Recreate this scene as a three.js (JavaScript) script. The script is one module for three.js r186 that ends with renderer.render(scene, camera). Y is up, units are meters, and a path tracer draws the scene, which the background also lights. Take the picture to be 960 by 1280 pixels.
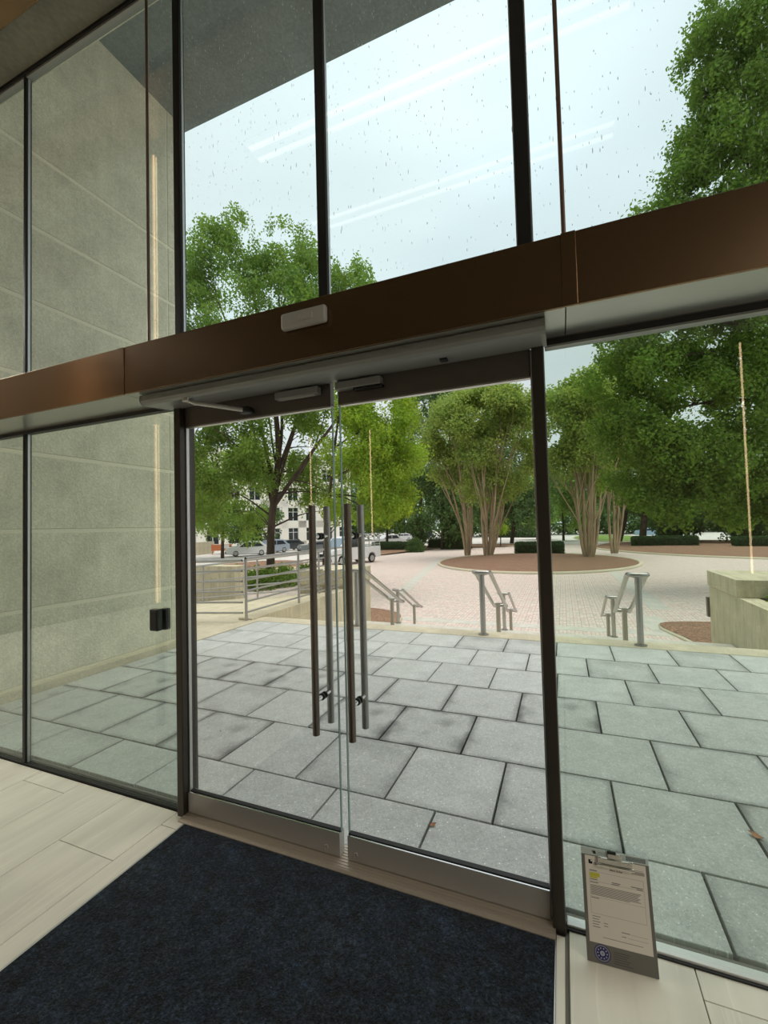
import * as THREE from 'three';
import { RoundedBoxGeometry } from 'three/addons/geometries/RoundedBoxGeometry.js';
import { mergeGeometries } from 'three/addons/utils/BufferGeometryUtils.js';
import { RectAreaLightUniformsLib } from 'three/addons/lights/RectAreaLightUniformsLib.js';

// ------------------------------------------------------------------ camera, sky, light, exposure
const scene = new THREE.Scene();
const FOCAL = 543.34, EYE = new THREE.Vector3(0, 1.5, 1.796);
const YAW = 22.292 * Math.PI / 180, PITCH = 1.930 * Math.PI / 180, ROLL = -1.493 * Math.PI / 180;
const camera = new THREE.PerspectiveCamera(2 * Math.atan(640 / FOCAL) * 180 / Math.PI, 960 / 1280, 0.05, 400);
const FW = new THREE.Vector3(-Math.sin(YAW) * Math.cos(PITCH), Math.sin(PITCH), -Math.cos(YAW) * Math.cos(PITCH));
const RT0 = new THREE.Vector3(Math.cos(YAW), 0, -Math.sin(YAW)), UP0 = new THREE.Vector3().crossVectors(RT0, FW);
const RT = RT0.clone().multiplyScalar(Math.cos(ROLL)).addScaledVector(UP0, Math.sin(ROLL));
const UP = RT0.clone().multiplyScalar(-Math.sin(ROLL)).addScaledVector(UP0, Math.cos(ROLL));
camera.position.copy(EYE);
camera.quaternion.setFromRotationMatrix(new THREE.Matrix4().makeBasis(RT, UP, FW.clone().negate()));
scene.add(camera);

const renderer = new THREE.WebGLRenderer({ antialias: true });
renderer.toneMapping = THREE.LinearToneMapping;
renderer.toneMappingExposure = 1.27;
renderer.shadowMap.enabled = true;
RectAreaLightUniformsLib.init();

// random numbers and periodic noise
let seedState = 12345;
function seed(n) { seedState = n >>> 0; }
function rnd() { seedState = (seedState + 0x6d2b79f5) | 0; let t = Math.imul(seedState ^ (seedState >>> 15), 1 | seedState); t = (t + Math.imul(t ^ (t >>> 7), 61 | t)) ^ t; return ((t ^ (t >>> 14)) >>> 0) / 4294967296; }
const rr = (a, b) => a + (b - a) * rnd();
function hash(x, y, s) { let h = Math.imul(x, 374761393) + Math.imul(y, 668265263) + Math.imul(s, 2147483647 ^ 0x5bd1e995); h = Math.imul(h ^ (h >>> 13), 1274126177); return ((h ^ (h >>> 16)) >>> 0) / 4294967296; }
function vnoise(u, v, px, py, s) {
  const x = u * px, y = v * py, xi = Math.floor(x), yi = Math.floor(y), fx = x - xi, fy = y - yi;
  const sx = fx * fx * (3 - 2 * fx), sy = fy * fy * (3 - 2 * fy), m = (a, b) => ((a % b) + b) % b;
  const a = hash(m(xi, px), m(yi, py), s), b = hash(m(xi + 1, px), m(yi, py), s), c = hash(m(xi, px), m(yi + 1, py), s), d = hash(m(xi + 1, px), m(yi + 1, py), s);
  return (a + (b - a) * sx) * (1 - sy) + (c + (d - c) * sx) * sy;
}
function fbm(u, v, px, py, oct, s) { let r = 0, a = 0.5, t = 0; for (let o = 0; o < oct; o++) { r += a * vnoise(u, v, px << o, py << o, s + o); t += a; a *= 0.5; } return r / t; }
const clamp = (x, a, b) => Math.min(b, Math.max(a, x));

// an overcast sky: brighter towards the zenith, soft cloud bands
{
  const W = 1024, H = 512, d = new Float32Array(W * H * 4);
  for (let j = 0; j < H; j++) {
    const el = ((j + 0.5) / H - 0.5) * Math.PI, s = Math.max(0, Math.sin(el));
    for (let i = 0; i < W; i++) {
      const u = i / W, v = j / H, k = (j * W + i) * 4;
      const c = fbm(u, v, 8, 6, 5, 7), c2 = fbm(u + 0.37, v, 5, 9, 4, 31);
      const blue = clamp((c - 0.44) * 2.4, 0, 1) * 0.55;
      const L = (0.68 + 0.2 * s) * (0.6 + 0.8 * c2);
      d[k] = L * (0.93 - 0.16 * blue); d[k + 1] = L * (1.0 - 0.07 * blue); d[k + 2] = L * (1.03 + 0.03 * blue); d[k + 3] = 1;
    }
  }
  const t = new THREE.DataTexture(d, W, H, THREE.RGBAFormat, THREE.FloatType);
  t.mapping = THREE.EquirectangularReflectionMapping; t.magFilter = THREE.LinearFilter; t.minFilter = THREE.LinearFilter; t.wrapS = THREE.RepeatWrapping; t.needsUpdate = true;
  scene.background = t; scene.environment = t;
  scene.backgroundIntensity = 1.0; scene.environmentIntensity = 1.0;
}
// the sun behind thick cloud: a very wide, weak source
const sun = new THREE.DirectionalLight(0xfff8ee, 2.1);
sun.position.set(10, 42, -17); sun.target.position.set(0, 0, -12); sun.castShadow = true;
sun.shadow.radius = 105; sun.shadow.mapSize.set(2048, 2048);
Object.assign(sun.shadow.camera, { left: -60, right: 60, top: 60, bottom: -60, near: 1, far: 160 });
scene.add(sun, sun.target);

// ------------------------------------------------------------------ helpers
const used = {};
function numbered(n) { const k = used[n] = (used[n] ?? -1) + 1; return k ? n + '_' + String(k).padStart(3, '0') : n; }
function tag(o, label, category, group, kind) { o.userData = { label, category }; if (group) o.userData.group = group; if (kind) o.userData.kind = kind; return o; }
function thing(name, label, category, [x, y, z] = [0, 0, 0], turn = 0, group, kind) {
  const o = new THREE.Group(); o.name = numbered(name); o.position.set(x, y, z); o.rotation.y = turn; scene.add(o);
  return tag(o, label, category, group, kind);
}
function clean(g) { const n = g.index ? g.toNonIndexed() : g; for (const k of Object.keys(n.attributes)) if (!['position', 'normal', 'uv'].includes(k)) n.deleteAttribute(k); return n; }
function join(list) { return list.length === 1 ? list[0] : mergeGeometries(list.map(clean)); }
function mesh(name, geo, mat, parent = scene) {
  const m = new THREE.Mesh(Array.isArray(geo) ? join(geo) : geo, mat);
  m.name = parent === scene ? numbered(name) : name; m.castShadow = m.receiveShadow = true; parent.add(m); return m;
}
function struct(name, geo, mat, label, category = 'structure') { const m = mesh(name, geo, mat); m.userData = { label, kind: 'structure' }; return m; }
function structGroup(name, label) { const o = new THREE.Group(); o.name = numbered(name); o.userData = { label, kind: 'structure' }; scene.add(o); return o; }
// box by its two corners, uv in metres
function metric(g, s = 1) {
  g = g.index ? g.toNonIndexed() : g; const p = g.attributes.position, n = g.attributes.normal, uv = new Float32Array(p.count * 2);
  for (let i = 0; i < p.count; i++) {
    const ax = Math.abs(n.getX(i)), ay = Math.abs(n.getY(i)), az = Math.abs(n.getZ(i));
    const [a, b] = ay >= ax && ay >= az ? [p.getX(i), p.getZ(i)] : ax >= az ? [p.getZ(i), p.getY(i)] : [p.getX(i), p.getY(i)];
    uv[2 * i] = a / s; uv[2 * i + 1] = b / s;
  }
  g.setAttribute('uv', new THREE.BufferAttribute(uv, 2)); return g;
}
function bx(x0, x1, y0, y1, z0, z1, s = 1) { const g = new THREE.BoxGeometry(x1 - x0, y1 - y0, z1 - z0); g.translate((x0 + x1) / 2, (y0 + y1) / 2, (z0 + z1) / 2); return metric(g, s); }
function rbx(x0, x1, y0, y1, z0, z1, r = 0.004, seg = 2, s = 1) {
  const g = new RoundedBoxGeometry(x1 - x0, y1 - y0, z1 - z0, seg, Math.min(r, (x1 - x0) / 2.01, (y1 - y0) / 2.01, (z1 - z0) / 2.01)); g.translate((x0 + x1) / 2, (y0 + y1) / 2, (z0 + z1) / 2); return metric(g, s);
}
const V = (x, y, z) => new THREE.Vector3(x, y, z);
function cyl(a, b, r, r2 = r, n = 14) {
  const d = b.clone().sub(a), g = new THREE.CylinderGeometry(r2, r, d.length(), n); g.translate(0, d.length() / 2, 0);
  g.applyQuaternion(new THREE.Quaternion().setFromUnitVectors(V(0, 1, 0), d.normalize())); g.translate(a.x, a.y, a.z); return g;
}
class Poly extends THREE.Curve {
  constructor(p) { super(); this.p = p; this.L = [0]; for (let i = 1; i < p.length; i++) this.L.push(this.L[i - 1] + p[i].distanceTo(p[i - 1])); }
  getPoint(t, out = V(0, 0, 0)) { const w = t * this.L[this.L.length - 1]; let i = 1; while (i < this.p.length - 1 && this.L[i] < w) i++; const d = this.L[i] - this.L[i - 1] || 1; return out.copy(this.p[i - 1]).lerp(this.p[i], clamp((w - this.L[i - 1]) / d, 0, 1)); }
}
function filleted(pts, f, closed) {
  const out = [], n = pts.length;
  for (let i = 0; i < n; i++) {
    if (!closed && (i === 0 || i === n - 1)) { out.push(pts[i].clone()); continue; }
    const p = pts[i], a = pts[(i + n - 1) % n], b = pts[(i + 1) % n], da = a.clone().sub(p), db = b.clone().sub(p), k = Math.min(f, da.length() * 0.49, db.length() * 0.49);
    const s = p.clone().addScaledVector(da.normalize(), k), e = p.clone().addScaledVector(db.normalize(), k);
    for (let j = 0; j <= 5; j++) { const t = j / 5; out.push(s.clone().multiplyScalar((1 - t) * (1 - t)).addScaledVector(p, 2 * t * (1 - t)).addScaledVector(e, t * t)); }
  }
  if (closed) out.push(out[0].clone());
  return out;
}
function pipe(pts, r, fillet = 0.05, closed = false, radial = 10, step = 0.03) { const c = new Poly(filleted(pts, fillet, closed)); return new THREE.TubeGeometry(c, Math.max(4, Math.ceil(c.L[c.L.length - 1] / step)), r, radial, false); }
// a limb with tapering radius through points
function limb(pts, r0, r1, radial = 7, seg = 0) {
  const c = new THREE.CatmullRomCurve3(pts), n = seg || Math.max(4, pts.length * 3), g = new THREE.TubeGeometry(c, n, 1, radial, false), p = g.attributes.position;
  for (let i = 0; i <= n; i++) { const q = c.getPointAt(i / n), r = r0 + (r1 - r0) * (i / n); for (let j = 0; j <= radial; j++) { const k = i * (radial + 1) + j; p.setXYZ(k, q.x + (p.getX(k) - q.x) * r, q.y + (p.getY(k) - q.y) * r, q.z + (p.getZ(k) - q.z) * r); } }
  return g;
}
function extr(shapePts, depth, opts = {}) { const s = new THREE.Shape(shapePts.map(([a, b]) => new THREE.Vector2(a, b))); return new THREE.ExtrudeGeometry(s, { depth, bevelEnabled: false, ...opts }); }
// profile (z, y) swept along x
function alongX(profile, x0, x1, s = 1) { const g = extr(profile.map(([z, y]) => [-z, y]), x1 - x0); g.rotateY(Math.PI / 2); g.translate(x0, 0, 0); g.computeVertexNormals(); return metric(g, s); }
// where a point of the photograph lies: at a given depth, on the lower ground, or on a level
function ray(px, py) { return FW.clone().addScaledVector(RT, (px - 480) / FOCAL).addScaledVector(UP, -(py - 640) / FOCAL); }
function at(px, py, depth) { return EYE.clone().addScaledVector(ray(px, py), depth); }
function onLevel(px, py, y) { const d = ray(px, py); return EYE.clone().addScaledVector(d, (y - EYE.y) / d.y); }
const GROUND = -1.5;

// ------------------------------------------------------------------ textures
function tex(size, f, { srgb = true, repeat = 1 } = {}) {
  const d = new Uint8Array(size * size * 4);
  for (let j = 0; j < size; j++) for (let i = 0; i < size; i++) { const c = f(i / size, j / size, i, j), k = (j * size + i) * 4; d[k] = clamp(c[0], 0, 255); d[k + 1] = clamp(c[1], 0, 255); d[k + 2] = clamp(c[2], 0, 255); d[k + 3] = 255; }
  const t = new THREE.DataTexture(d, size, size); t.wrapS = t.wrapT = THREE.RepeatWrapping; t.magFilter = THREE.LinearFilter; t.minFilter = THREE.LinearMipmapLinearFilter; t.generateMipmaps = true;
  if (srgb) t.colorSpace = THREE.SRGBColorSpace; t.repeat.set(repeat, repeat); t.needsUpdate = true; return t;
}
const grey = (f, size = 512, o = {}) => tex(size, (u, v, i, j) => { const x = f(u, v, i, j) * 255; return [x, x, x]; }, { srgb: false, ...o });
const std = (o) => new THREE.MeshStandardMaterial(o);
const phys = (o) => new THREE.MeshPhysicalMaterial(o);
const lin = (r, g, b) => new THREE.Color().setRGB(r, g, b);

// granite pavers: speckled, damp along some edges
function paverTex(s, base, damp) {
  return tex(384, (u, v, i, j) => {
    let k = base + 26 * (fbm(u, v, 6, 6, 4, s) - 0.5) + 30 * (fbm(u, v, 60, 60, 2, s + 9) - 0.5);
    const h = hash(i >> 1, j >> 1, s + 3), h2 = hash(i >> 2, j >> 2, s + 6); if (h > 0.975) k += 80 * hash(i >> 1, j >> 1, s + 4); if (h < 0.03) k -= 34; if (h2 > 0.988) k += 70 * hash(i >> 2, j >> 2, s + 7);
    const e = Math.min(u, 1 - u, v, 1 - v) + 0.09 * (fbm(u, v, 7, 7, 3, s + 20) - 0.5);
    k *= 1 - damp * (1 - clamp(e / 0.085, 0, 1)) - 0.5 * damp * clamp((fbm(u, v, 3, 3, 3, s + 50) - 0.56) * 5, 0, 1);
    return [k * 0.985, k, k * 0.985];
  });
}
const paverBump = grey((u, v, i, j) => 0.5 + 0.4 * (fbm(u, v, 50, 50, 3, 5) - 0.5) + 0.3 * (hash(i >> 1, j >> 1, 77) - 0.5), 256);
const M = {};
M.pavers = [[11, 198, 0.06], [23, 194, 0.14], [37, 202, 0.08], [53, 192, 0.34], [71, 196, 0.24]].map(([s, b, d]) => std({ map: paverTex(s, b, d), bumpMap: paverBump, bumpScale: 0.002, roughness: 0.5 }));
M.joint = std({ color: lin(0.05, 0.052, 0.045), roughness: 0.95 });
// board-marked, sand-textured precast concrete
const concreteTex = (s, r, g, b, streak) => tex(512, (u, v, i, j) => {
  const k = 1 + 0.16 * (fbm(u, v, 5, 5, 5, s) - 0.5) + 0.16 * (fbm(u, v, 90, 90, 2, s + 5) - 0.5) + streak * (fbm(u, v, 30, 2, 3, s + 8) - 0.5);
  return [r * k, g * k, b * k];
});
const concreteBump = grey((u, v, i, j) => 0.5 + 0.7 * (fbm(u, v, 70, 70, 3, 15) - 0.5), 512);
M.wallConcrete = std({ map: concreteTex(3, 222, 217, 196, 0.05), bumpMap: concreteBump, bumpScale: 0.006, roughness: 0.92 });
M.sealant = std({ color: lin(0.9, 0.84, 0.68), roughness: 0.9 });
M.concrete = std({ map: concreteTex(8, 196, 187, 160, 0.18), bumpMap: concreteBump, bumpScale: 0.004, roughness: 0.9 });
M.kerb = std({ map: concreteTex(9, 200, 191, 167, 0.05), bumpMap: concreteBump, bumpScale: 0.003, roughness: 0.9 });
M.greyConcrete = std({ map: concreteTex(19, 198, 194, 184, 0.06), roughness: 0.9 });
M.street = std({ map: concreteTex(29, 206, 200, 194, 0.05), roughness: 0.92 });
M.soffit = std({ map: concreteTex(41, 128, 136, 138, 0.02), roughness: 0.85 });
// red-grey brick paving, laid in a basket of 200 x 100 mm bricks, 1.6 m to a repeat
{
  const N = 1024, c = document.createElement('canvas'); c.width = c.height = N; const g = c.getContext('2d'); seed(5);
  g.fillStyle = '#83776f'; g.fillRect(0, 0, N, N); const S = N / 16;
  for (let a = 0; a < 16; a += 2) for (let b = 0; b < 16; b += 2) for (let k = 0; k < 2; k++) {
    const t = rr(-12, 12), r = 214 + t + rr(-8, 8), gg = 196 + t, bb = 186 + t; g.fillStyle = `rgb(${r | 0},${gg | 0},${bb | 0})`;
    if (((a + b) / 2) % 2) g.fillRect(a * S + 3, (b + k) * S + 3, 2 * S - 6, S - 6); else g.fillRect((a + k) * S + 3, b * S + 3, S - 6, 2 * S - 6);
  }
  const t = new THREE.CanvasTexture(c); t.colorSpace = THREE.SRGBColorSpace; t.wrapS = t.wrapT = THREE.RepeatWrapping;
  M.brick = std({ map: t, roughness: 0.88 });
}
M.mulch = std({ map: tex(512, (u, v, i, j) => { const k = 0.55 + 0.9 * (fbm(u, v, 40, 90, 3, 61) - 0.2) * (0.6 + 0.8 * fbm(u, v, 90, 30, 2, 66)); const p = fbm(u, v, 4, 4, 3, 70); return [(158 + 50 * p) * k, (120 + 44 * p) * k, (96 + 36 * p) * k]; }), bumpMap: grey((u, v) => fbm(u, v, 60, 60, 3, 62), 256), bumpScale: 0.05, roughness: 1 });
M.lawn = std({ map: tex(256, (u, v) => { const k = 0.7 + 0.6 * fbm(u, v, 40, 40, 3, 81); return [112 * k, 138 * k, 62 * k]; }), roughness: 1 });
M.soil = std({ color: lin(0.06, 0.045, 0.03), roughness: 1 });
// cream porcelain planks, veined along their length
function plankTex(s) { return tex(512, (u, v) => { const w = u + 0.05 * (fbm(u, v, 3, 2, 3, s) - 0.5), a = fbm(w, v, 9, 2, 3, s + 2), b = fbm(w + 0.08 * v, v, 9, 1, 3, s + 7); const vein = Math.exp(-Math.pow((b - 0.5) / 0.022, 2)); const k = 238 + 16 * (a - 0.5) + 10 * vein + 22 * (fbm(u, v, 4, 2, 3, s + 4) - 0.5); return [k, k * 0.975, k * 0.915]; }); }
M.planks = [101, 131, 163, 197].map((s) => std({ map: plankTex(s), roughness: 0.42 }));
M.grout = std({ color: lin(0.2, 0.19, 0.165), roughness: 0.95 });
M.mat = std({ map: tex(1024, (u, v, i, j) => { const h = hash(i >> 3, j >> 3, 91), h2 = hash(i >> 2, j >> 2, 92), f = fbm(u, v, 20, 20, 3, 93), g = fbm(u, v, 110, 110, 2, 94), k = 0.25 + 0.55 * f + 0.75 * (g - 0.3) + 0.4 * (h - 0.5) + 0.45 * (h2 - 0.5); const s = hash(i >> 1, j >> 1, 95) > 0.9997 ? 110 : 0; const b = fbm(u, v, 30, 30, 2, 99); return [(46 - 8 * b) * k + s, 54 * k + s, (60 + 14 * b) * k + s]; }), bumpMap: grey((u, v, i, j) => 0.5 * hash(i >> 1, j >> 1, 97) + 0.5 * fbm(u, v, 60, 60, 3, 98), 512), bumpScale: 0.008, roughness: 1 });
// metals
const brushed = grey((u, v) => 0.5 + 0.5 * (fbm(u, v, 2, 200, 2, 111) - 0.5), 256);
M.bronze = phys({ color: lin(0.235, 0.15, 0.086), metalness: 1, roughness: 0.26, anisotropy: 0.6 });
M.darkBronze = std({ color: lin(0.155, 0.135, 0.118), metalness: 0.65, roughness: 0.42 });
M.postBronze = std({ color: lin(0.06, 0.05, 0.042), metalness: 0.5, roughness: 0.35 });
M.satin = std({ color: lin(0.50, 0.48, 0.455), metalness: 0.2, roughness: 0.4 });
M.aluminium = std({ color: lin(0.62, 0.62, 0.60), metalness: 0.9, roughness: 0.4 });
M.greyPaint = std({ color: lin(0.27, 0.275, 0.262), metalness: 0.3, roughness: 0.42 });
M.underplate = std({ color: lin(0.44, 0.44, 0.41), metalness: 0.7, roughness: 0.3 });
M.steel = std({ color: lin(0.44, 0.425, 0.41), metalness: 0.9, roughness: 0.34 });
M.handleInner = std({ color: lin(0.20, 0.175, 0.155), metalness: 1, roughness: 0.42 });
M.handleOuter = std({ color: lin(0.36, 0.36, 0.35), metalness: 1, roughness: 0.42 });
M.chrome = std({ color: lin(0.75, 0.74, 0.72), metalness: 1, roughness: 0.16 });
M.bright = std({ color: lin(0.86, 0.86, 0.85), metalness: 0.25, roughness: 0.3 });
M.black = std({ color: lin(0.008, 0.008, 0.009), roughness: 0.5 });
M.blackGloss = std({ color: lin(0.012, 0.013, 0.013), roughness: 0.22 });
M.rubber = std({ color: lin(0.02, 0.02, 0.02), roughness: 0.85 });
M.plastic = std({ color: lin(0.40, 0.385, 0.36), roughness: 0.5 });
M.rod = std({ color: lin(0.20, 0.135, 0.105), metalness: 0.8, roughness: 0.4 });
M.ceiling = std({ map: concreteTex(131, 118, 117, 104, 0.0), roughness: 0.9 });
M.innerWall = std({ map: concreteTex(141, 150, 140, 124, 0.03), roughness: 0.8 });
M.warmGlow = std({ color: 0xffffff, emissive: lin(1.0, 0.76, 0.45), emissiveIntensity: 2.4 });
M.ceilGlow = std({ color: 0xffffff, emissive: lin(1.0, 0.93, 0.82), emissiveIntensity: 0.6 });
// glass: clear in the doors, faintly green in the fixed lights
const glass = (r, g, b) => phys({ color: lin(r, g, b), transmission: 1, thickness: 0, roughness: 0, ior: 1.5 });
M.doorGlass = glass(0.985, 0.99, 0.985);
M.sideGlass = glass(0.875, 0.925, 0.885);
M.highGlass = glass(0.915, 0.965, 0.955);
M.water = phys({ color: lin(0.8, 0.82, 0.82), transmission: 0.9, thickness: 0, roughness: 0.9 });

// ------------------------------------------------------------------ the lobby shell
const CEIL = 4.71, ROOM = { x0: -8, x1: 6, z1: 10 };
const floorBase = struct('floor', bx(ROOM.x0, ROOM.x1, -0.25, -0.008, -0.06, ROOM.z1), M.grout, 'lobby floor of long cream stone-look planks');
{
  // planks 0.385 x 0.77 m, stepping a third from row to row
  const W = 0.3865, L = 0.771, edges = [];
  for (let k = -6; k < 14; k++) edges.push(-1.967 + k * W);
  const geos = [];
  for (let c = 0; c < edges.length - 1; c++) {
    const x0 = edges[c], x1 = edges[c + 1], step = (((c + 3) % 3) + 3) % 3;
    const z00 = 0.132 + ((c - 6) % 3 + 3) % 3 * 0.257 * -1 - L;   // third steps
    for (let r = 0; r < 5; r++) {
      let z0 = z00 + r * L, z1 = z0 + L; z0 = Math.max(z0, 0.025); z1 = Math.min(z1, 3.2); if (z1 - z0 < 0.02) continue;
      const pieces = [];
      const cuts = x1 > -1.858 && x0 < -0.046 ? [[x0, Math.min(x1, -1.858)], [Math.max(x0, -0.046), x1]].filter(([a, b]) => b - a > 0.02) : [[x0, x1]];
      for (const [a, b] of cuts) {
        const g = new RoundedBoxGeometry(b - a - 0.0035, 0.012, z1 - z0 - 0.0035, 1, 0.0012), p = g.attributes.position, uv = g.attributes.uv;
        for (let i = 0; i < p.count; i++) uv.setXY(i, p.getX(i) / W + 0.5, p.getZ(i) / L + 0.5);
        const m = mesh('floor_plank', g, M.planks[(c * 7 + r * 3) % 4], floorBase); m.position.set((a + b) / 2, -0.006, (z0 + z1) / 2);
      }
    }
  }
  mesh('floor_screed', bx(-4.2, 6, -0.02, -0.0005, 3.2, ROOM.z1), M.planks[0], floorBase);
  mesh('floor_screed', bx(ROOM.x0, -4.29, -0.02, -0.0005, 0.02, ROOM.z1), M.planks[1], floorBase);
  mesh('floor_screed', bx(3.06, 6, -0.02, -0.0005, 0.02, 3.2), M.planks[2], floorBase);
}
struct('ceiling', bx(ROOM.x0, ROOM.x1, CEIL, CEIL + 0.3, 0.03, ROOM.z1, 2), M.ceiling, 'flat grey lobby ceiling above the glass wall');
struct('wall_back', bx(ROOM.x0, ROOM.x1, 0, CEIL, ROOM.z1, ROOM.z1 + 0.2, 2), M.innerWall, 'back wall of the lobby behind the viewer');
struct('wall_left', bx(ROOM.x0 - 0.2, ROOM.x0, 0, CEIL, -0.1, ROOM.z1, 2), M.innerWall, 'side wall of the lobby beyond the concrete wall');
struct('wall_right', bx(ROOM.x1, ROOM.x1 + 0.2, 0, CEIL, -0.1, ROOM.z1, 2), M.innerWall, 'far side wall of the lobby past the tall panes');
struct('wall_front', bx(ROOM.x0 - 0.2, -4.75, -0.1, 8.5, -0.1, 0.1, 2), M.wallConcrete, 'solid front wall beside the glazing');
struct('wall_upper', bx(-4.75, 6.3, CEIL + 0.02, 8.5, -0.06, 0.4, 2), M.wallConcrete, 'wall above the glazing between ceiling and porch roof');

// glazing
const JX = { a: -3.335, b: -1.935, c: -1.012, d: -0.098 };
function pane(name, x0, x1, y0, y1, m, label) { return struct(name, bx(x0, x1, y0, y1, -0.006, 0.006), m, label); }
const YB = 2.205, YT = CEIL;
pane('window_1', -4.75, JX.a, YB, YT, M.highGlass, 'high pane at the edge of the view beside the concrete wall');
pane('window_2', JX.a, JX.b, YB, YT, M.highGlass, 'high pane before the grooved concrete wall');
pane('window_3', JX.b, JX.c, YB, YT, M.highGlass, 'high pane above the first glass door, crowned by treetop');
pane('window_4', JX.c, JX.d, YB, YT, M.highGlass, 'high pane above the second glass door, mostly sky');
pane('window_5', JX.d, 6, YB, YT, M.highGlass, 'high wide pane with the big tree behind it');
pane('window_6', -4.75, JX.a, 0.012, 2.19, M.sideGlass, 'low pane at the edge of the view beside the cream floor');
pane('window_7', JX.a, -1.945, 0.012, 2.19, M.sideGlass, 'low pane between the cream floor and the grey terrace');
pane('window_8', -0.045, 6, 0.012, 2.19, M.sideGlass, 'low wide pane behind the clipboard');
{ // black joints of the glazing with pale glass edges
  let n = 1;
  const bar = (x, w, y0, y1, label) => {
    const o = structGroup('trim_' + n++, label);
    mesh('joint', rbx(x - w / 2, x + w / 2, y0, y1, -0.02, 0.02, 0.004), M.black, o);
    for (const s of [-1, 1]) mesh('glass_edge', bx(x + s * (w / 2 + 0.002) - 0.002, x + s * (w / 2 + 0.002) + 0.002, y0, y1, -0.007, 0.007), M.aluminium, o);
  };
  bar(JX.a, 0.026, YB, YT, 'narrow black upright joint across the grooved concrete wall');
  bar(JX.b, 0.05, YB, YT, 'black upright joint above the hinge post of the first door');
  bar(JX.c, 0.05, YB, YT, 'black upright joint above the meeting of the two doors');
  bar(JX.d, 0.056, YB, YT, 'black upright joint above the hinge post of the second door');
  bar(JX.a, 0.03, 0.012, 2.19, 'black upright joint between the two low panes beside the cream floor');
  const top = structGroup('trim_' + n++, 'black and grey channel where the glass meets the ceiling');
  mesh('channel', bx(-4.75, 6, CEIL - 0.02, CEIL + 0.02, -0.03, 0.028), M.black, top);
  mesh('channel_lip', bx(-4.75, 6, CEIL - 0.035, CEIL - 0.02, -0.02, 0.018), M.greyPaint, top);
  const sillL = structGroup('trim_' + n++, 'dark floor channel under the low panes beside the cream floor');
  mesh('channel', bx(-4.75, -1.945, -0.012, 0.012, -0.025, 0.022), M.black, sillL);
  const sillR = structGroup('trim_' + n++, 'bright metal floor channel under the wide pane behind the clipboard');
  mesh('channel', rbx(-0.04, 6, -0.01, 0.014, -0.022, 0.02, 0.003), M.bright, sillR);
  mesh('gasket', bx(-0.04, 6, -0.011, 0.006, 0.02, 0.03), M.black, sillR);
  const gl = structGroup('trim_' + n++, 'black channel over the low panes beside the cream floor');
  mesh('channel', bx(-4.75, -1.945, 2.185, 2.206, -0.02, 0.02), M.black, gl);
  const gr = structGroup('trim_' + n++, 'black channel over the wide pane behind the clipboard');
  mesh('channel', bx(-0.04, 6, 2.182, 2.206, -0.02, 0.02), M.black, gr);
  mesh('channel_lip', bx(-0.04, 6, 2.174, 2.182, -0.02, 0.02), M.greyPaint, gr);
  // hinge posts
  for (const [x, lab] of [[-1.921, 'dark bronze hinge post of the first door'], [-0.066, 'dark bronze hinge post of the second door']]) {
    const o = structGroup('trim_' + n++, lab);
    mesh('post', rbx(x - 0.022, x + 0.022, -0.01, 2.2, -0.055, 0.05, 0.004), M.postBronze, o);
    mesh('edge_strip', rbx(x > -1 ? x - 0.03 : x + 0.022, x > -1 ? x - 0.022 : x + 0.03, 0.0, 2.18, x > -1 ? -0.03 : -0.008, 0.012, 0.002), M.aluminium, o);
  }
  const br = structGroup('trim_' + n++, 'polished bronze band along the ceiling near the glass');
  mesh('band', rbx(-4.75, 6, CEIL - 0.09, CEIL + 0.01, 0.275, 0.65, 0.006), M.bronze, br);
}
// rain specks on the high panes
seed(77);
{
  const g = new THREE.SphereGeometry(1, 6, 5), spots = [];
  for (let i = 0; i < 4200; i++) spots.push([rr(-3.3, 2.6), rr(2.5, 4.65), rr(0.4, 1.2), rr(1, 4) * (rnd() < 0.25 ? 2 : 1)]);
  const im = new THREE.InstancedMesh(g, M.water, spots.length), m4 = new THREE.Matrix4();
  spots.forEach(([x, y, a, b], i) => im.setMatrixAt(i, m4.makeScale(0.0013 * a, 0.0017 * b, 0.0004).setPosition(x, y, -0.0066)));
  im.name = numbered('rain_streaks'); tag(im, 'fine rain streaks dried on the outside of the high panes', 'rain', null, 'stuff'); scene.add(im);
}

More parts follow.
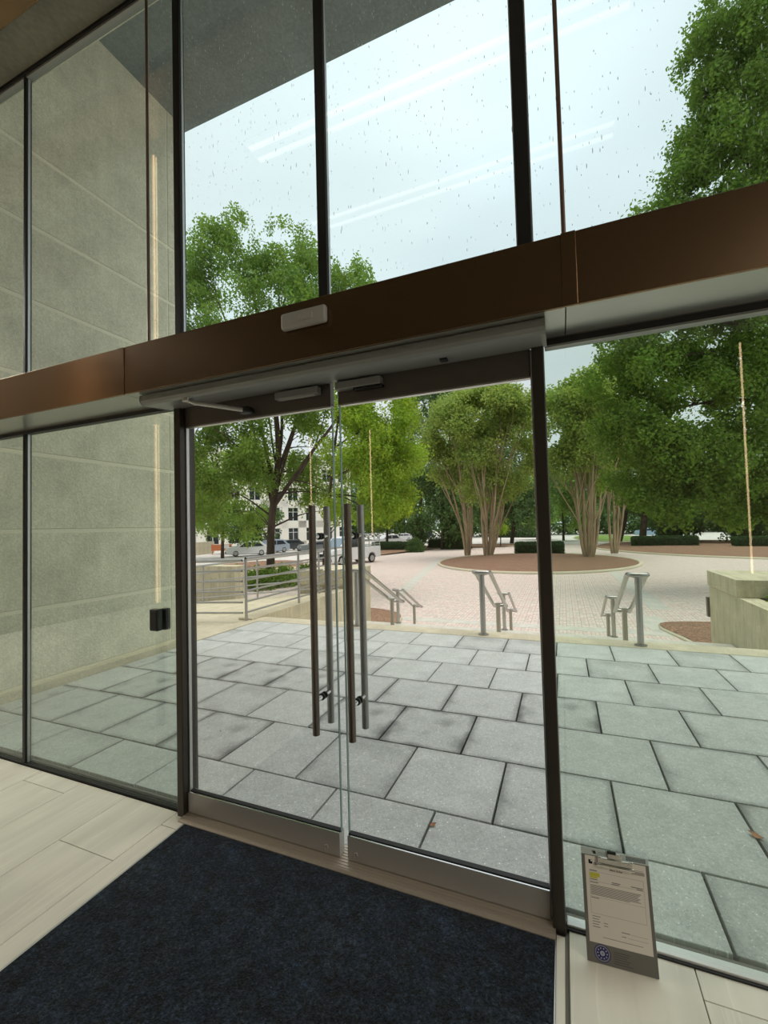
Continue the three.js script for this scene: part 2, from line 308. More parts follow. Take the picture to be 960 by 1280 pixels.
// ------------------------------------------------------------------ bronze header beam with door operator
{
  const o = structGroup('beam', 'brushed bronze header beam crossing the glass wall above the doors');
  const y0 = 2.208, y1 = 2.452, zf = 0.263;
  const face = (x0, x1) => { const g = rbx(x0, x1, y0, y1, zf - 0.012, zf, 0.0025, 2, 0.5); return g; };
  mesh('panel', face(-4.75, -2.046), M.bronze, o); mesh('panel', face(-2.041, 0.028), M.bronze, o); mesh('panel', face(0.073, 6), M.bronze, o);
  mesh('joint_cover', rbx(-2.085, -2.0455, y0, y1, zf - 0.004, zf + 0.002, 0.0015, 2, 0.5), M.bronze, o);
  mesh('joint_cover', rbx(0.028, 0.073, y0 - 0.001, y1 + 0.001, zf - 0.008, zf + 0.003, 0.0015, 2, 0.5), M.bronze, o);
  mesh('top_plate', bx(-4.75, 6, y1 - 0.012, y1 - 0.001, 0.03, zf - 0.008), M.bronze, o);
  mesh('underplate', bx(-4.75, -2.046, y0 + 0.002, y0 + 0.012, 0.02, zf - 0.008), M.underplate, o);
  mesh('underplate', bx(-2.041, 0.034, y0 + 0.002, y0 + 0.012, 0.02, zf - 0.008), M.underplate, o);
  mesh('underplate', bx(0.038, 6, y0 + 0.002, y0 + 0.012, 0.02, zf - 0.008), M.underplate, o);
  mesh('back_plate', bx(-4.75, 6, y0, y1, 0.012, 0.022), M.darkBronze, o);
}
for (const [x, lab] of [[-2.05, 'thin brown hanger rod rising from the beam before the concrete wall'], [0.042, 'thin brown hanger rod rising from the beam before open sky']]) {
  const t = thing('hanger_rod', lab, 'rod', [x, 2.45, 0.11]);
  mesh('rod', cyl(V(0, 0.02, 0), V(0, CEIL - 2.45, 0), 0.008), M.rod, t); mesh('anchor', cyl(V(0, 0, 0), V(0, 0.024, 0), 0.014), M.rod, t);
}
{
  const t = thing('door_operator', 'long grey door operator housing mounted under the bronze beam', 'door operator', [0, 0, 0]);
  mesh('housing', alongX([[0.03, 2.205], [0.216, 2.205], [0.219, 2.196], [0.219, 2.176], [0.212, 2.163], [0.198, 2.156], [0.06, 2.171], [0.03, 2.174]], -1.985, -0.034), M.greyPaint, t);
  for (const x of [-1.988, -0.034]) mesh('end_cap', alongX([[0.028, 2.206], [0.219, 2.206], [0.221, 2.196], [0.221, 2.175], [0.213, 2.161], [0.198, 2.154], [0.06, 2.169], [0.028, 2.172]], x, x + 0.003), M.greyPaint, t);
  mesh('port', rbx(-0.43, -0.40, 2.154, 2.163, 0.10, 0.125, 0.002), M.black, t);
  // articulated arm to the first door
  const arm = mesh('arm', [pipe([V(-1.70, 2.166, 0.185), V(-1.672, 2.135, 0.19), V(-1.56, 2.118, 0.13), V(-1.452, 2.100, 0.07)], 0.011, 0.014), rbx(-1.715, -1.675, 2.140, 2.162, 0.165, 0.205, 0.006)], M.aluminium, t);
  mesh('shoe', rbx(-1.485, -1.42, 2.085, 2.118, 0.023, 0.075, 0.01), M.black, arm);
}
{
  const t = thing('motion_sensor', 'small pale rounded motion sensor on the face of the bronze beam', 'sensor', [-0.957, 2.368, 0.264], 0);
  mesh('case', rbx(-0.108, 0.108, -0.036, 0.036, 0, 0.03, 0.014, 4), M.plastic, t);
  mesh('lens', rbx(-0.02, 0.05, -0.014, 0.014, 0.027, 0.033, 0.006, 3), std({ color: lin(0.42, 0.40, 0.38), roughness: 0.35 }), t);
}

// ------------------------------------------------------------------ the two glass doors
function door(n, x0, x1, label, handleX) {
  const o = structGroup('door_' + n, label);
  mesh('glass_panel', bx(x0, x1, 0.10, 2.085, -0.006, 0.006), M.doorGlass, o);
  const inner = n === 1 ? x1 : x0;
  mesh('glass_edge', bx(inner - 0.0015, inner + 0.0015, 0.112, 2.07, -0.007, 0.007), std({ color: lin(0.22, 0.33, 0.30), roughness: 0.2 }), o);
  const top = mesh('top_rail', rbx(x0, x1, 2.073, 2.196, -0.022, 0.018, 0.003), M.darkBronze, o); mesh('gasket', bx(x0, x1, 2.068, 2.074, -0.012, 0.012), M.aluminium, top);
  const bot = mesh('bottom_rail', alongX([[-0.022, 0.014], [0.022, 0.014], [0.022, 0.114], [0.020, 0.116], [-0.020, 0.116], [-0.022, 0.114]], x0, x1), M.satin, o); mesh('top_edge', bx(x0, x1, 0.1155, 0.1172, 0.0085, 0.0215), M.chrome, bot); mesh('gasket', bx(x0, x1, 0.116, 0.121, -0.011, 0.011), M.black, bot);
  const hook = n === 1 ? x1 - 0.075 : x0 + 0.035;   // a worn pull at the foot
  mesh('bolt', pipe([V(hook, 0.03, 0.028), V(hook, 0.052, 0.028), V(hook + 0.014, 0.058, 0.028), V(hook + 0.016, 0.046, 0.028)], 0.0035, 0.006), M.satin, o);
  const y0 = 0.565, y1 = 1.606;
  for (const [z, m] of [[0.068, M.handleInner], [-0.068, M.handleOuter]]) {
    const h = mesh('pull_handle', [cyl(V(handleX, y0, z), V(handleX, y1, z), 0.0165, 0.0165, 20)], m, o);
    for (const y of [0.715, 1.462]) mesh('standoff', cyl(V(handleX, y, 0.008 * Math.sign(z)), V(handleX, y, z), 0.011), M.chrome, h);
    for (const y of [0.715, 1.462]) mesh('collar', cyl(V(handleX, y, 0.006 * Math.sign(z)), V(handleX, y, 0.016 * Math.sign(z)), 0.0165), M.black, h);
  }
  return o;
}
door(1, -1.893, -0.986, 'first glass door, with the operator arm on its top rail', -1.068);
door(2, -0.946, -0.096, 'second glass door, hung from the post beside the clipboard', -0.885);
for (const [x0, x1, lens, lab] of [[-1.27, -1.03, false, 'pale grey safety sensor on the first door top rail'], [-0.94, -0.715, true, 'pale grey safety sensor with dark underside on the second door top rail']]) {
  const t = thing('door_sensor', lab, 'sensor');
  mesh('case', rbx(x0, x1, 2.128, 2.164, 0.0225, 0.062, 0.005), M.greyPaint, t);
  if (lens) mesh('lens', rbx(x0 + 0.09, x1 + 0.006, 2.116, 2.129, 0.0225, 0.055, 0.003), M.blackGloss, t); else mesh('lens', rbx(x0 + 0.02, x1 - 0.02, 2.125, 2.129, 0.03, 0.055, 0.001), M.plastic, t);
}
{ // grooved threshold
  const prof = [[-0.07, -0.004], [-0.07, 0.004]]; for (let k = 0; k < 8; k++) { const z = -0.055 + k * 0.016; prof.push([z, 0.0105], [z + 0.010, 0.0105], [z + 0.011, 0.008], [z + 0.015, 0.008]); } prof.push([0.077, 0.0105], [0.086, 0.002], [0.086, -0.004]);
  struct('door_sill', alongX(prof, -1.90, -0.078), std({ color: lin(0.56, 0.49, 0.41), metalness: 0.5, roughness: 0.35 }), 'grooved metal threshold under both glass doors');
}
for (const [z0, z1, lab, w] of [[0.008, 0.045, 'black reader box on the room side of the low pane', 0.03], [-0.045, -0.008, 'black reader box on the terrace side of the low pane', 0.022]]) {
  const t = thing('reader_box', lab, 'box'), rx = z0 > 0 ? -2.115 : -2.105, ry = z0 > 0 ? 1.015 : 1.01;
  mesh('case', rbx(rx - w, rx + w, ry - 0.06, ry + 0.06, z0, z1, 0.006, 3), M.blackGloss, t);
  mesh('face_plate', rbx(rx - w * 0.8, rx + w * 0.8, ry - 0.05, ry + 0.05, z0 > 0 ? z1 - 0.001 : z0 - 0.002, z0 > 0 ? z1 + 0.002 : z0 + 0.001, 0.001), M.black, t);
}

// entrance mat
{
  const t = thing('entrance_mat', 'dark navy flecked entrance mat inside the glass doors', 'mat');
  mesh('pile', rbx(-1.848, -0.082, -0.006, 0.006, 0.092, 3.6, 0.004, 2, 1.0), M.mat, t);
  mesh('edge_strip', bx(-1.858, -1.849, -0.006, 0.0035, 0.088, 3.6), M.aluminium, t);
  mesh('edge_strip', bx(-0.080, -0.0765, -0.006, 0.0035, 0.088, 3.6), M.aluminium, t);
  mesh('border_tile', rbx(-0.0755, -0.048, -0.008, 0.0, 0.062, 3.6, 0.001), M.planks[2], t);
}

// clipboard leaning on the pane
{
  const t = thing('clipboard', 'clipboard with a printed form, leaning against the wide low pane', 'clipboard', [0.13, 0.001, 0.118], 0.06);
  const lean = 0.27; const W = 0.232, H = 0.36, K = 0.925; t.scale.setScalar(K);
  const tilt = (g) => { g.rotateX(-lean); return g; };
  const boardTex = (() => {
    const c = document.createElement('canvas'); c.width = 640; c.height = 1024; const g = c.getContext('2d');
    g.fillStyle = '#77746f'; g.fillRect(0, 0, 640, 1024);
    g.fillStyle = '#c9d6d2'; g.fillRect(0, 0, 640, 66);
    g.fillStyle = '#222'; g.beginPath(); g.moveTo(104, 24); g.lineTo(140, 20); g.lineTo(146, 46); g.lineTo(122, 52); g.fill();
    g.fillStyle = '#98a3a0'; g.font = '15px sans-serif'; for (let k = 0; k < 2; k++) g.fillRect(160, 26 + k * 14, 70, 5);
    g.fillStyle = '#6f7a7a'; g.fillRect(430, 14, 180, 40); g.fillStyle = '#a9b6b4'; for (let k = 0; k < 4; k++) g.fillRect(436, 19 + k * 9, 166, 3);
    // round seal at the foot
    const sx = 146, sy = 930; g.fillStyle = '#8b8a92'; g.beginPath(); g.arc(sx, sy, 78, 0, 7); g.fill(); g.strokeStyle = '#23246a'; g.lineWidth = 7; g.beginPath(); g.arc(sx, sy, 74, 0, 7); g.stroke();
    g.fillStyle = '#1e1f6b'; g.beginPath(); g.arc(sx, sy, 58, 0, 7); g.fill();
    g.fillStyle = '#b9bac6'; for (let k = 0; k < 10; k++) { const a = k * Math.PI / 5; g.beginPath(); g.arc(sx + 43 * Math.cos(a), sy + 43 * Math.sin(a), 7, 0, 7); g.fill(); }
    g.beginPath(); g.arc(sx, sy, 22, 0, 7); g.fill(); g.fillStyle = '#8d90a8'; g.beginPath(); g.arc(sx, sy, 10, 0, 7); g.fill();
    g.fillStyle = '#55524f'; for (let k = 0; k < 6; k++) g.fillRect(248, 890 + k * 19, k === 5 ? 170 : 150 - (k % 3) * 14, 7);
    const x = new THREE.CanvasTexture(c); x.colorSpace = THREE.SRGBColorSpace; return x;
  })();
  const paperTex = (() => {
    const c = document.createElement('canvas'); c.width = 680; c.height = 880; const g = c.getContext('2d');
    g.fillStyle = '#efe6dd'; g.fillRect(0, 0, 680, 880);
    g.fillStyle = '#1d1d1f'; g.fillRect(40, 40, 44, 44); g.fillStyle = '#efe6dd'; g.fillRect(64, 42, 18, 16);
    g.fillStyle = '#77726e'; g.fillRect(94, 66, 110, 8); g.fillRect(94, 80, 80, 5);
    g.fillStyle = '#b3aba4'; g.fillRect(460, 60, 190, 6); g.fillRect(520, 74, 140, 34);
    g.fillStyle = '#2a2624'; g.font = 'bold 26px sans-serif'; g.fillText('Work Order', 276, 122);
    g.strokeStyle = '#8e8781'; g.lineWidth = 2; g.strokeRect(40, 160, 600, 100); g.strokeRect(40, 260, 600, 160); g.strokeRect(40, 420, 600, 170);
    g.fillStyle = '#d6cf4a'; g.fillRect(46, 172, 112, 40); g.fillRect(46, 214, 86, 18);
    g.fillStyle = '#6d6762'; g.fillRect(46, 146, 84, 8); g.fillRect(46, 240, 84, 8); g.fillRect(46, 270, 90, 8); g.fillRect(290, 236, 96, 8); g.fillRect(290, 252, 80, 7); g.fillRect(500, 236, 130, 8); g.fillRect(560, 252, 68, 7);
    for (let k = 0; k < 9; k++) { g.fillStyle = '#857e78'; g.fillRect(46, 300 + k * 12, k === 8 ? 430 : 560 - (k * 53) % 40, 6); }
    g.fillRect(46, 428, 92, 8);
    for (let k = 0; k < 5; k++) { g.fillRect(46, 616 + k * 26, 90 - (k * 17) % 30, 7); if (k > 1 && k < 4) g.fillRect(170, 616 + k * 26, 46, 7); }
    g.fillRect(360, 716, 90, 7); g.fillRect(460, 722, 180, 2); g.fillRect(360, 756, 46, 7); g.fillRect(420, 762, 220, 2); g.fillRect(150, 810, 430, 5);
    const x = new THREE.CanvasTexture(c); x.colorSpace = THREE.SRGBColorSpace; return x;
  })();
  const uv01 = (g, w, h, y0) => { const p = g.attributes.position, u = g.attributes.uv; for (let i = 0; i < p.count; i++) u.setXY(i, p.getX(i) / w + 0.5, (p.getY(i) - y0) / h); return g; };
  const board = new RoundedBoxGeometry(W, H, 0.004, 3, 0.0019); board.translate(0, H / 2, 0);
  mesh('board', tilt(uv01(board, W, H, 0)), std({ map: boardTex, roughness: 0.4 }), t);
  const pw = 0.208, ph = 0.272, py = 0.062, pg = new THREE.BoxGeometry(pw, ph, 0.0012); pg.translate(0, py + ph / 2, 0.0028);
  mesh('paper', tilt(uv01(pg, pw, ph, py)), std({ map: paperTex, roughness: 0.9 }), t);
  const clip = mesh('clip', tilt(join([rbx(-0.062, 0.062, 0.316, 0.340, 0.003, 0.011, 0.003), rbx(-0.066, 0.066, 0.309, 0.319, 0.004, 0.017, 0.004), rbx(-0.024, 0.024, 0.335, 0.356, 0.003, 0.009, 0.002)])), M.chrome, t);
  mesh('spring', tilt(cyl(V(-0.048, 0.334, 0.011), V(0.048, 0.334, 0.011), 0.004)), M.chrome, clip);
  mesh('grip', tilt(rbx(-0.024, 0.006, 0.352, 0.362, 0.003, 0.010, 0.002)), M.black, clip);
}

// ------------------------------------------------------------------ lamps of the lobby (seen as reflections in the glass)
for (const [z, x0, x1, lab] of [[1.13, -2.3, 0.5, 'twin-strip ceiling light nearest to the glass wall'], [2.11, -2.3, 0.5, 'twin-strip ceiling light one row back from the glass wall']]) {
  const t = thing('ceiling_light', lab, 'ceiling light', [(x0 + x1) / 2, CEIL, z]); const w = x1 - x0;
  mesh('tray', rbx(-w / 2 - 0.02, w / 2 + 0.02, -0.03, 0.002, -0.10, 0.10, 0.004), M.aluminium, t);
  for (const s of [-0.06, 0.06]) mesh('strip', rbx(-w / 2, w / 2, -0.036, -0.029, s - 0.012, s + 0.012, 0.003), M.ceilGlow, t);
  for (const s of [-0.06, 0.06]) { const l = new THREE.RectAreaLight(0xffeedb, 0.9, w, 0.024); l.position.set(0, -0.038, s); l.rotation.x = -Math.PI / 2; t.add(l); }
}
for (const [x, z, lab] of [[4.6, 2.2, 'square ceiling light panel nearest to the glass, above the far side of the lobby'], [4.6, 5.2, 'square ceiling light panel in the middle, above the far side of the lobby'], [-7.3, 0.76, 'square ceiling light panel behind the solid front wall']]) {
  const t = thing('ceiling_light', lab, 'ceiling light', [x, CEIL, z]);
  mesh('tray', rbx(-0.66, 0.66, -0.03, 0.002, -0.66, 0.66, 0.004), M.aluminium, t); mesh('diffuser', rbx(-0.6, 0.6, -0.036, -0.028, -0.6, 0.6, 0.003), M.ceilGlow, t);
  const l = new THREE.RectAreaLight(0xfbf8ee, x < 0 ? 26 : 13, 1.2, 1.2); l.position.set(0, -0.04, 0); l.rotation.x = -Math.PI / 2; t.add(l);
}
for (const [x, z, y0, y1, face, lab] of [[-2.95, 0.72, 0.95, 4.55, 0, 'tall warm light strip standing close to the glass wall'], [-6.05, 8, 0.5, 3.9, Math.PI, 'tall warm light strip deepest in the corner of the lobby'], [-4.33, 8, 1.3, 3.9, Math.PI, 'tall warm light strip on the back of the lobby'], [2.93, 7.4, 0.55, 4.5, Math.PI, 'tall warm light strip opposite the clipboard']]) {
  const t = thing('light_strip', lab, 'lamp', [x, 0, z]);
  mesh('channel', rbx(-0.025, 0.025, 0, y1 + 0.06, -0.02, 0.02, 0.003), M.rod, t);
  const s = face ? -1 : -1;
  mesh('diffuser', rbx(face ? -0.016 : -0.007, face ? 0.016 : 0.007, y0, y1, s * 0.019 - 0.005, s * 0.019 + 0.005, 0.002), M.warmGlow, t);
  const l = new THREE.RectAreaLight(0xffc98c, face ? 2.4 : 2.4, 0.03, y1 - y0); l.position.set(0, (y0 + y1) / 2, -0.028); t.add(l);   // shines along -z
}

// ------------------------------------------------------------------ terrace
const terrace = struct('terrace', bx(-4.85, 6.2, -0.5, -0.03, -4.09, -0.06), M.joint, 'terrace of square grey granite pavers outside the glass');
{
  seed(9); const P = 0.6045, Q = 0.5845, z0 = -3.4785, geoCache = {};
  const shift = [-0.085, -0.03, -0.02, -0.01, 0, 0, 0, 0];
  const joints = (row) => 0.201 + (row % 2 ? 0.5 * Q : 0) + shift[row];
  for (let row = 0; row < 7; row++) {
    const za = row === 0 ? -4.09 : z0 + (row - 1) * P, zb = row === 6 ? -0.07 : z0 + row * P;
    const zb2 = row === 6 ? z0 + 6 * P : zb;
    void zb2;
    for (let k = -12; k < 13; k++) {
      let xa = joints(row + 1) + k * Q, xb = xa + Q; const left = -4.70; xa = Math.max(xa, left); xb = Math.min(xb, 6.1); if (xb - xa < 0.05) continue;
      const key = [Math.round((xb - xa) * 1000), Math.round((zb - za) * 1000)].join(); 
      if (!geoCache[key]) { const g = new RoundedBoxGeometry(xb - xa - 0.011, 0.05, zb - za - 0.011, 1, 0.004), p = g.attributes.position, uv = g.attributes.uv; for (let i = 0; i < p.count; i++) uv.setXY(i, p.getX(i) / Q + 0.5, p.getZ(i) / P + 0.5); geoCache[key] = g; }
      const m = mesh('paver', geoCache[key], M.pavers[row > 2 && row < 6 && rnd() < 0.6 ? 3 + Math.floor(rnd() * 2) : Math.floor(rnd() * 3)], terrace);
      m.position.set((xa + xb) / 2, -0.025 - rnd() * 0.0018, (za + zb) / 2); m.rotation.x = rr(-0.0012, 0.0012);
    }
  }
  { // last half row against the threshold
    const za = z0 + 6 * P, zb = -0.066; if (zb - za > 0.03) for (let k = -9; k < 11; k++) { const xa = joints(7) + 0.5 * Q + k * Q; mesh('paver', rbx(xa + 0.005, xa + Q - 0.006, -0.05, 0, za + 0.005, zb, 0.004, 1, 0.6), M.pavers[(k + 20) % 5], terrace); }
  }
  mesh('border', rbx(-4.95, -4.71, -0.05, 0.004, -4.09, -2.55, 0.004), M.kerb, terrace);
}
struct('step_edge', rbx(-4.9, 6.2, -0.3, 0.0, -4.42, -4.10, 0.012, 2), M.kerb, 'tan concrete edge along the top of the terrace stairs').name = 'trim_terrace_edge';
{ // stairs down to the drive, two flights and a landing
  const s = structGroup('stairs', 'concrete stairs descending from the terrace to the brick drive');
  for (let k = 0; k < 4; k++) mesh('step', rbx(-4.84, 2.7, -0.15 * (k + 2) , -0.15 * (k + 1), -4.42 - 0.35 * (k + 1), -4.40 - 0.35 * k, 0.01, 1), M.kerb, s);
  mesh('landing', bx(-4.84, 2.7, -0.95, -0.75, -7.75, -5.80), M.greyConcrete, s);
  for (let k = 0; k < 4; k++) mesh('step', rbx(-4.84, 2.7, -0.75 - 0.15 * (k + 2), -0.75 - 0.15 * (k + 1), -7.75 - 0.35 * (k + 1), -7.73 - 0.35 * k, 0.01, 1), M.kerb, s);
}
// the grooved concrete wall beside the glazing
{
  const w = structGroup('wall_side', 'grooved sand-coloured concrete wall running out from the glazing');
  const ys = [0.085, 0.79, 1.545, 2.30, 3.055, 3.81, 4.565, 5.32, 7.4];
  mesh('joint_sealant', bx(-5.2, -4.7575, 0, 7.4, -2.522, -0.05, 2), M.sealant, w);
  for (let i = 0; i < ys.length - 1; i++) {
    mesh('panel', rbx(-4.80, -4.75, ys[i] + 0.019, ys[i + 1] - 0.019, -2.40, -0.04, 0.008, 2, 1.1), M.wallConcrete, w);
    mesh('panel', rbx(-5.21, -4.75, ys[i] + 0.019, ys[i + 1] - 0.019, -2.53, -2.412, 0.008, 2, 1.1), M.wallConcrete, w);
  }
  mesh('plinth', rbx(-5.2, -4.70, -0.02, 0.075, -2.56, -0.04, 0.006, 2), M.kerb, w);
}
struct('roof', bx(-9, 9, 7.2, 8.6, -2.75, 0.5, 2), M.soffit, 'deep grey porch roof high above the terrace');

// cheek walls of the stairs, landing and ramp
{
  const l = structGroup('wall_cheek', 'board-marked concrete cheek wall with railing beside the stairs');
  mesh('body', [bx(-5.12, -4.84, -1.6, 0.025, -7.6, -4.1)], M.concrete, l);
  mesh('end_block', rbx(-6.2, -4.82, 0.1, 0.47, -8.92, -7.55, 0.01, 2), M.concrete, l);
  mesh('end_body', bx(-6.2, -4.845, -1.6, 0.11, -8.9, -7.602), M.concrete, l);
  struct('wall_landing', [bx(-9.5, -4.9, -1.6, -0.01, -4.3, -2.5)], M.kerb, 'tan concrete ramp landing past the end of the wall');
  struct('wall_ramp', rbx(-13, -8.62, -1.6, 0.49, -8.4, -8.0, 0.01, 2), M.concrete, 'low tan concrete wall behind the ramp railing');
  struct('ramp', (() => { const g = extr([[-14, -0.9], [-5.12, -0.02], [-5.12, -1.6], [-14, -1.6]], 3.0); g.translate(0, 0, -7.4); return metric(g); })(), M.concrete, 'concrete ramp descending behind the railing');
}
{
  const r = structGroup('wall_planter', 'tan concrete planter wall with a stepped cap beside the stairs');
  mesh('side', bx(2.72, 3.0, -1.6, 0.13, -7.42, -4.42), M.concrete, r);
  mesh('cap', rbx(2.70, 8.5, 0.13, 0.435, -9.02, -7.38, 0.012, 2), M.concrete, r);
  mesh('end', bx(2.723, 8.5, -1.6, 0.131, -9.0, -7.421), M.concrete, r);
  mesh('soil', bx(3.0, 8.5, -0.5, -0.12, -7.42, -4.42), M.soil, r);
  const b = thing('wall_light', 'small grey box lamp on the end of the planter wall', 'lamp', [2.76, -0.32, -9.0]); mesh('case', rbx(-0.08, 0.06, -0.2, 0.2, -0.1, 0, 0.01), M.darkBronze, b); mesh('lens', rbx(-0.05, 0.04, -0.16, 0.16, -0.106, -0.098, 0.003), M.plastic, b);
}
// stair handrails: pairs of round rails joined by loops at both ends
function handrail(x, zTop, yTop, zEnd, yEnd, groundTop, groundEnd, label) {
  const t = thing('stair_handrail', label, 'handrail', [x, 0, 0], 0, 'steel handrails of the terrace stairs'), w = 0.10, r = 0.028;
  const a = [-w, w].map((s) => [V(s, yTop, zTop), V(s, yTop, zTop - 0.12), V(s, yEnd, zEnd), V(s, yEnd, zEnd - 0.1)]);
  mesh('rail', pipe([...a[0], ...a[1].slice().reverse()], r, 0.06, true), M.steel, t);
  const slope = (yEnd - yTop) / (zEnd - zTop + 0.12);
  for (const [z, g] of [[zTop - 0.06, groundTop], [zEnd + 0.28, groundEnd]]) {
    const y = z > zTop - 0.12 ? yTop : yTop + slope * (z - zTop + 0.12);
    const p = mesh('post', cyl(V(0, g, z), V(0, y - 0.02, z), 0.036), M.steel, t);
    mesh('crossbar', pipe([V(-w, y, z), V(-w * 0.6, y - 0.03, z), V(w * 0.6, y - 0.03, z), V(w, y, z)], 0.012, 0.03), M.steel, p);
    mesh('base_flange', cyl(V(0, g, z), V(0, g + 0.012, z), 0.07), M.steel, p);
  }
}
handrail(0.81, -4.15, 0.845, -5.95, 0.07, 0, -0.6, 'upper handrail of the flight nearest the planter wall');
handrail(-1.05, -4.15, 0.845, -5.95, 0.07, 0, -0.6, 'upper handrail in the middle of the stairs');
handrail(-2.95, -4.15, 0.845, -5.95, 0.07, 0, -0.6, 'upper handrail seen beside the door pulls');
handrail(0.84, -7.68, 0.02, -9.2, -0.64, -0.75, -1.5, 'lower handrail of the flight nearest the planter wall');
handrail(-1.22, -7.68, 0.02, -9.2, -0.64, -0.75, -1.5, 'lower handrail in the middle of the stairs');
handrail(-3.62, -7.68, 0.02, -9.2, -0.64, -0.75, -1.5, 'lower handrail, short one seen through the second door');
// guard railings of pipe
function guard(pts, h, n, label, posts = pts) {
  const t = thing('guard_railing', label, 'railing', [0, 0, 0], 0, 'pipe railings round the ramp');
  for (let k = 0; k < n; k++) { const f = 0.14 + (h - 0.14) * k / (n - 1); mesh('rail', pipe(pts.map((p) => V(p.x, p.y + f, p.z)), k === n - 1 ? 0.024 : 0.017, 0.05, false, 8, 0.4), M.steel, t); }
  for (const p of posts) mesh('post', cyl(p.clone(), V(p.x, p.y + h - 0.01, p.z), 0.024), M.steel, t);
}
guard([V(-4.9, 0.0, -4.03), V(-4.93, 0.0, -7.5)], 1.03, 6, 'pipe railing along the top of the cheek wall', [V(-4.9, 0.0, -4.03), V(-4.91, 0.0, -5.6), V(-4.925, 0.0, -7.2)]);
guard([V(-4.93, 0.0, -3.98), V(-7.0, -0.02, -3.55), V(-9.3, -0.04, -3.1)], 1.0, 6, 'pipe railing across the ramp landing behind the wall end', [V(-6.9, -0.02, -3.57), V(-9.2, -0.04, -3.1)]);
guard([V(-5.3, -0.05, -7.2), V(-9, -0.42, -7.2), V(-13, -0.8, -7.2)], 1.0, 5, 'sloping pipe railing on the far side of the ramp', [V(-5.4, -0.06, -7.2), V(-7.2, -0.24, -7.2), V(-9.0, -0.42, -7.2), V(-11, -0.61, -7.2)]);

// ------------------------------------------------------------------ the drive and its beds
struct('ground', bx(-160, 160, -2.2, GROUND - 0.03, -260, -4.2, 4), M.street, 'pale street and parking area beyond the drive');
const drive = struct('road', (() => { const g = bx(-24, 26, GROUND - 0.05, GROUND, -62, -9.1, 1.6); return g; })(), M.brick, 'round brick drive in front of the terrace');
{
  const band = (a, b, w) => { const d = b.clone().sub(a); d.y = 0; const L = d.length(), g = bx(-w / 2, w / 2, GROUND - 0.02, GROUND + 0.004, 0, L); g.rotateY(Math.atan2(d.x, d.z)); g.translate(a.x, 0, a.z); mesh('concrete_band', g, M.greyConcrete, drive); };
  band(onLevel(492, 748, GROUND), onLevel(548, 700, GROUND), 0.6);
  band(onLevel(752, 702, GROUND), onLevel(826, 762, GROUND), 0.6);
  band(V(-14, 0, -11.6), V(14, 0, -11.6), 0.5);
  band(onLevel(842, 795, GROUND), onLevel(806, 770, GROUND), 0.7);
}
function mound(pts, h, name, label, m, curb, sub = 26, group) {
  // a bed of mulch, domed a little, inside its kerb
  const t = thing(name, label, 'planting bed', [0, 0, 0], 0, group);
  const c = pts.reduce((a, p) => a.add(p), V(0, 0, 0)).multiplyScalar(1 / pts.length), ring = new THREE.CatmullRomCurve3(pts, true, 'centripetal').getSpacedPoints(72);
  const pos = [], idx = [], uv = []; const R = 14;
  for (let r = 0; r <= R; r++) for (let k = 0; k <= 72; k++) {
    const q = ring[k % 72], f = r / R, x = c.x + (q.x - c.x) * f, z = c.z + (q.z - c.z) * f, n = fbm(x * 0.05 + 10, z * 0.05 + 10, 40, 40, 3, 3) - 0.5;
    pos.push(x, GROUND + 0.08 + h * (1 - f * f) + 0.25 * h * n * (1 - f), z); uv.push(x / 1.5, z / 1.5);
  }
  for (let r = 0; r < R; r++) for (let k = 0; k < 72; k++) { const a = r * 73 + k, b = a + 73; idx.push(a, a + 1, b, b, a + 1, b + 1); }
  const g = new THREE.BufferGeometry(); g.setAttribute('position', new THREE.Float32BufferAttribute(pos, 3)); g.setAttribute('uv', new THREE.Float32BufferAttribute(uv, 2)); g.setIndex(idx); g.computeVertexNormals();
  if (g.attributes.normal.getY(100) < 0) { for (let i = 0; i < idx.length; i += 3) [idx[i], idx[i + 1]] = [idx[i + 1], idx[i]]; g.setIndex(idx); g.computeVertexNormals(); }
  mesh('mulch', g, m, t);
  if (curb) { const k = pipe([...ring.map((p) => V(p.x, GROUND + 0.02, p.z))], curb, 0.01, true, 8, 0.5); mesh('curb', k, M.kerb, t); }
  return t;
}
const ell = (cx, cz, rx, rz, n = 20) => Array.from({ length: n }, (_, k) => V(cx + rx * Math.cos(2 * Math.PI * k / n), GROUND, cz + rz * Math.sin(2 * Math.PI * k / n)));
mound(ell(-2.2, -33.6, 7.1, 8.6), 0.35, 'mulch_island', 'round mulched island with multi-stemmed trees in the brick drive', M.mulch, 0.13);
mound([[452, 697], [500, 690.5], [545, 687], [600, 684.5], [660, 683], [650, 680.5], [545, 682.5], [448, 687]].map(([x, y]) => onLevel(x, y, GROUND)), 0.12, 'mulch_bed', 'mulched bed below the clipped hedges behind the second door', M.mulch, 0.12);
mound([[746, 686], [790, 691], [860, 695.5], [965, 699.5], [1080, 703], [1080, 680], [900, 676], [780, 678], [752, 681]].map(([x, y]) => onLevel(x, y, GROUND)), 0.15, 'mulch_bed', 'long mulched bed under the dark spreading tree', M.mulch, 0.12);
mound([V(2.45, GROUND, -12.6), V(4.2, GROUND, -13.2), V(7, GROUND, -13.2), V(7, GROUND, -9.6), V(3.0, GROUND, -9.4), V(2.75, GROUND, -10.8)], 0.08, 'mulch_bed', 'small mulched bed at the foot of the planter wall', M.mulch, 0.05);
mound([V(-7.6, GROUND, -9.6), V(-5.0, GROUND, -9.3), V(-5.2, GROUND, -12), V(-7.2, GROUND, -12.6)], 0.08, 'mulch_bed', 'small mulched bed at the foot of the cheek wall', M.mulch, 0.05);
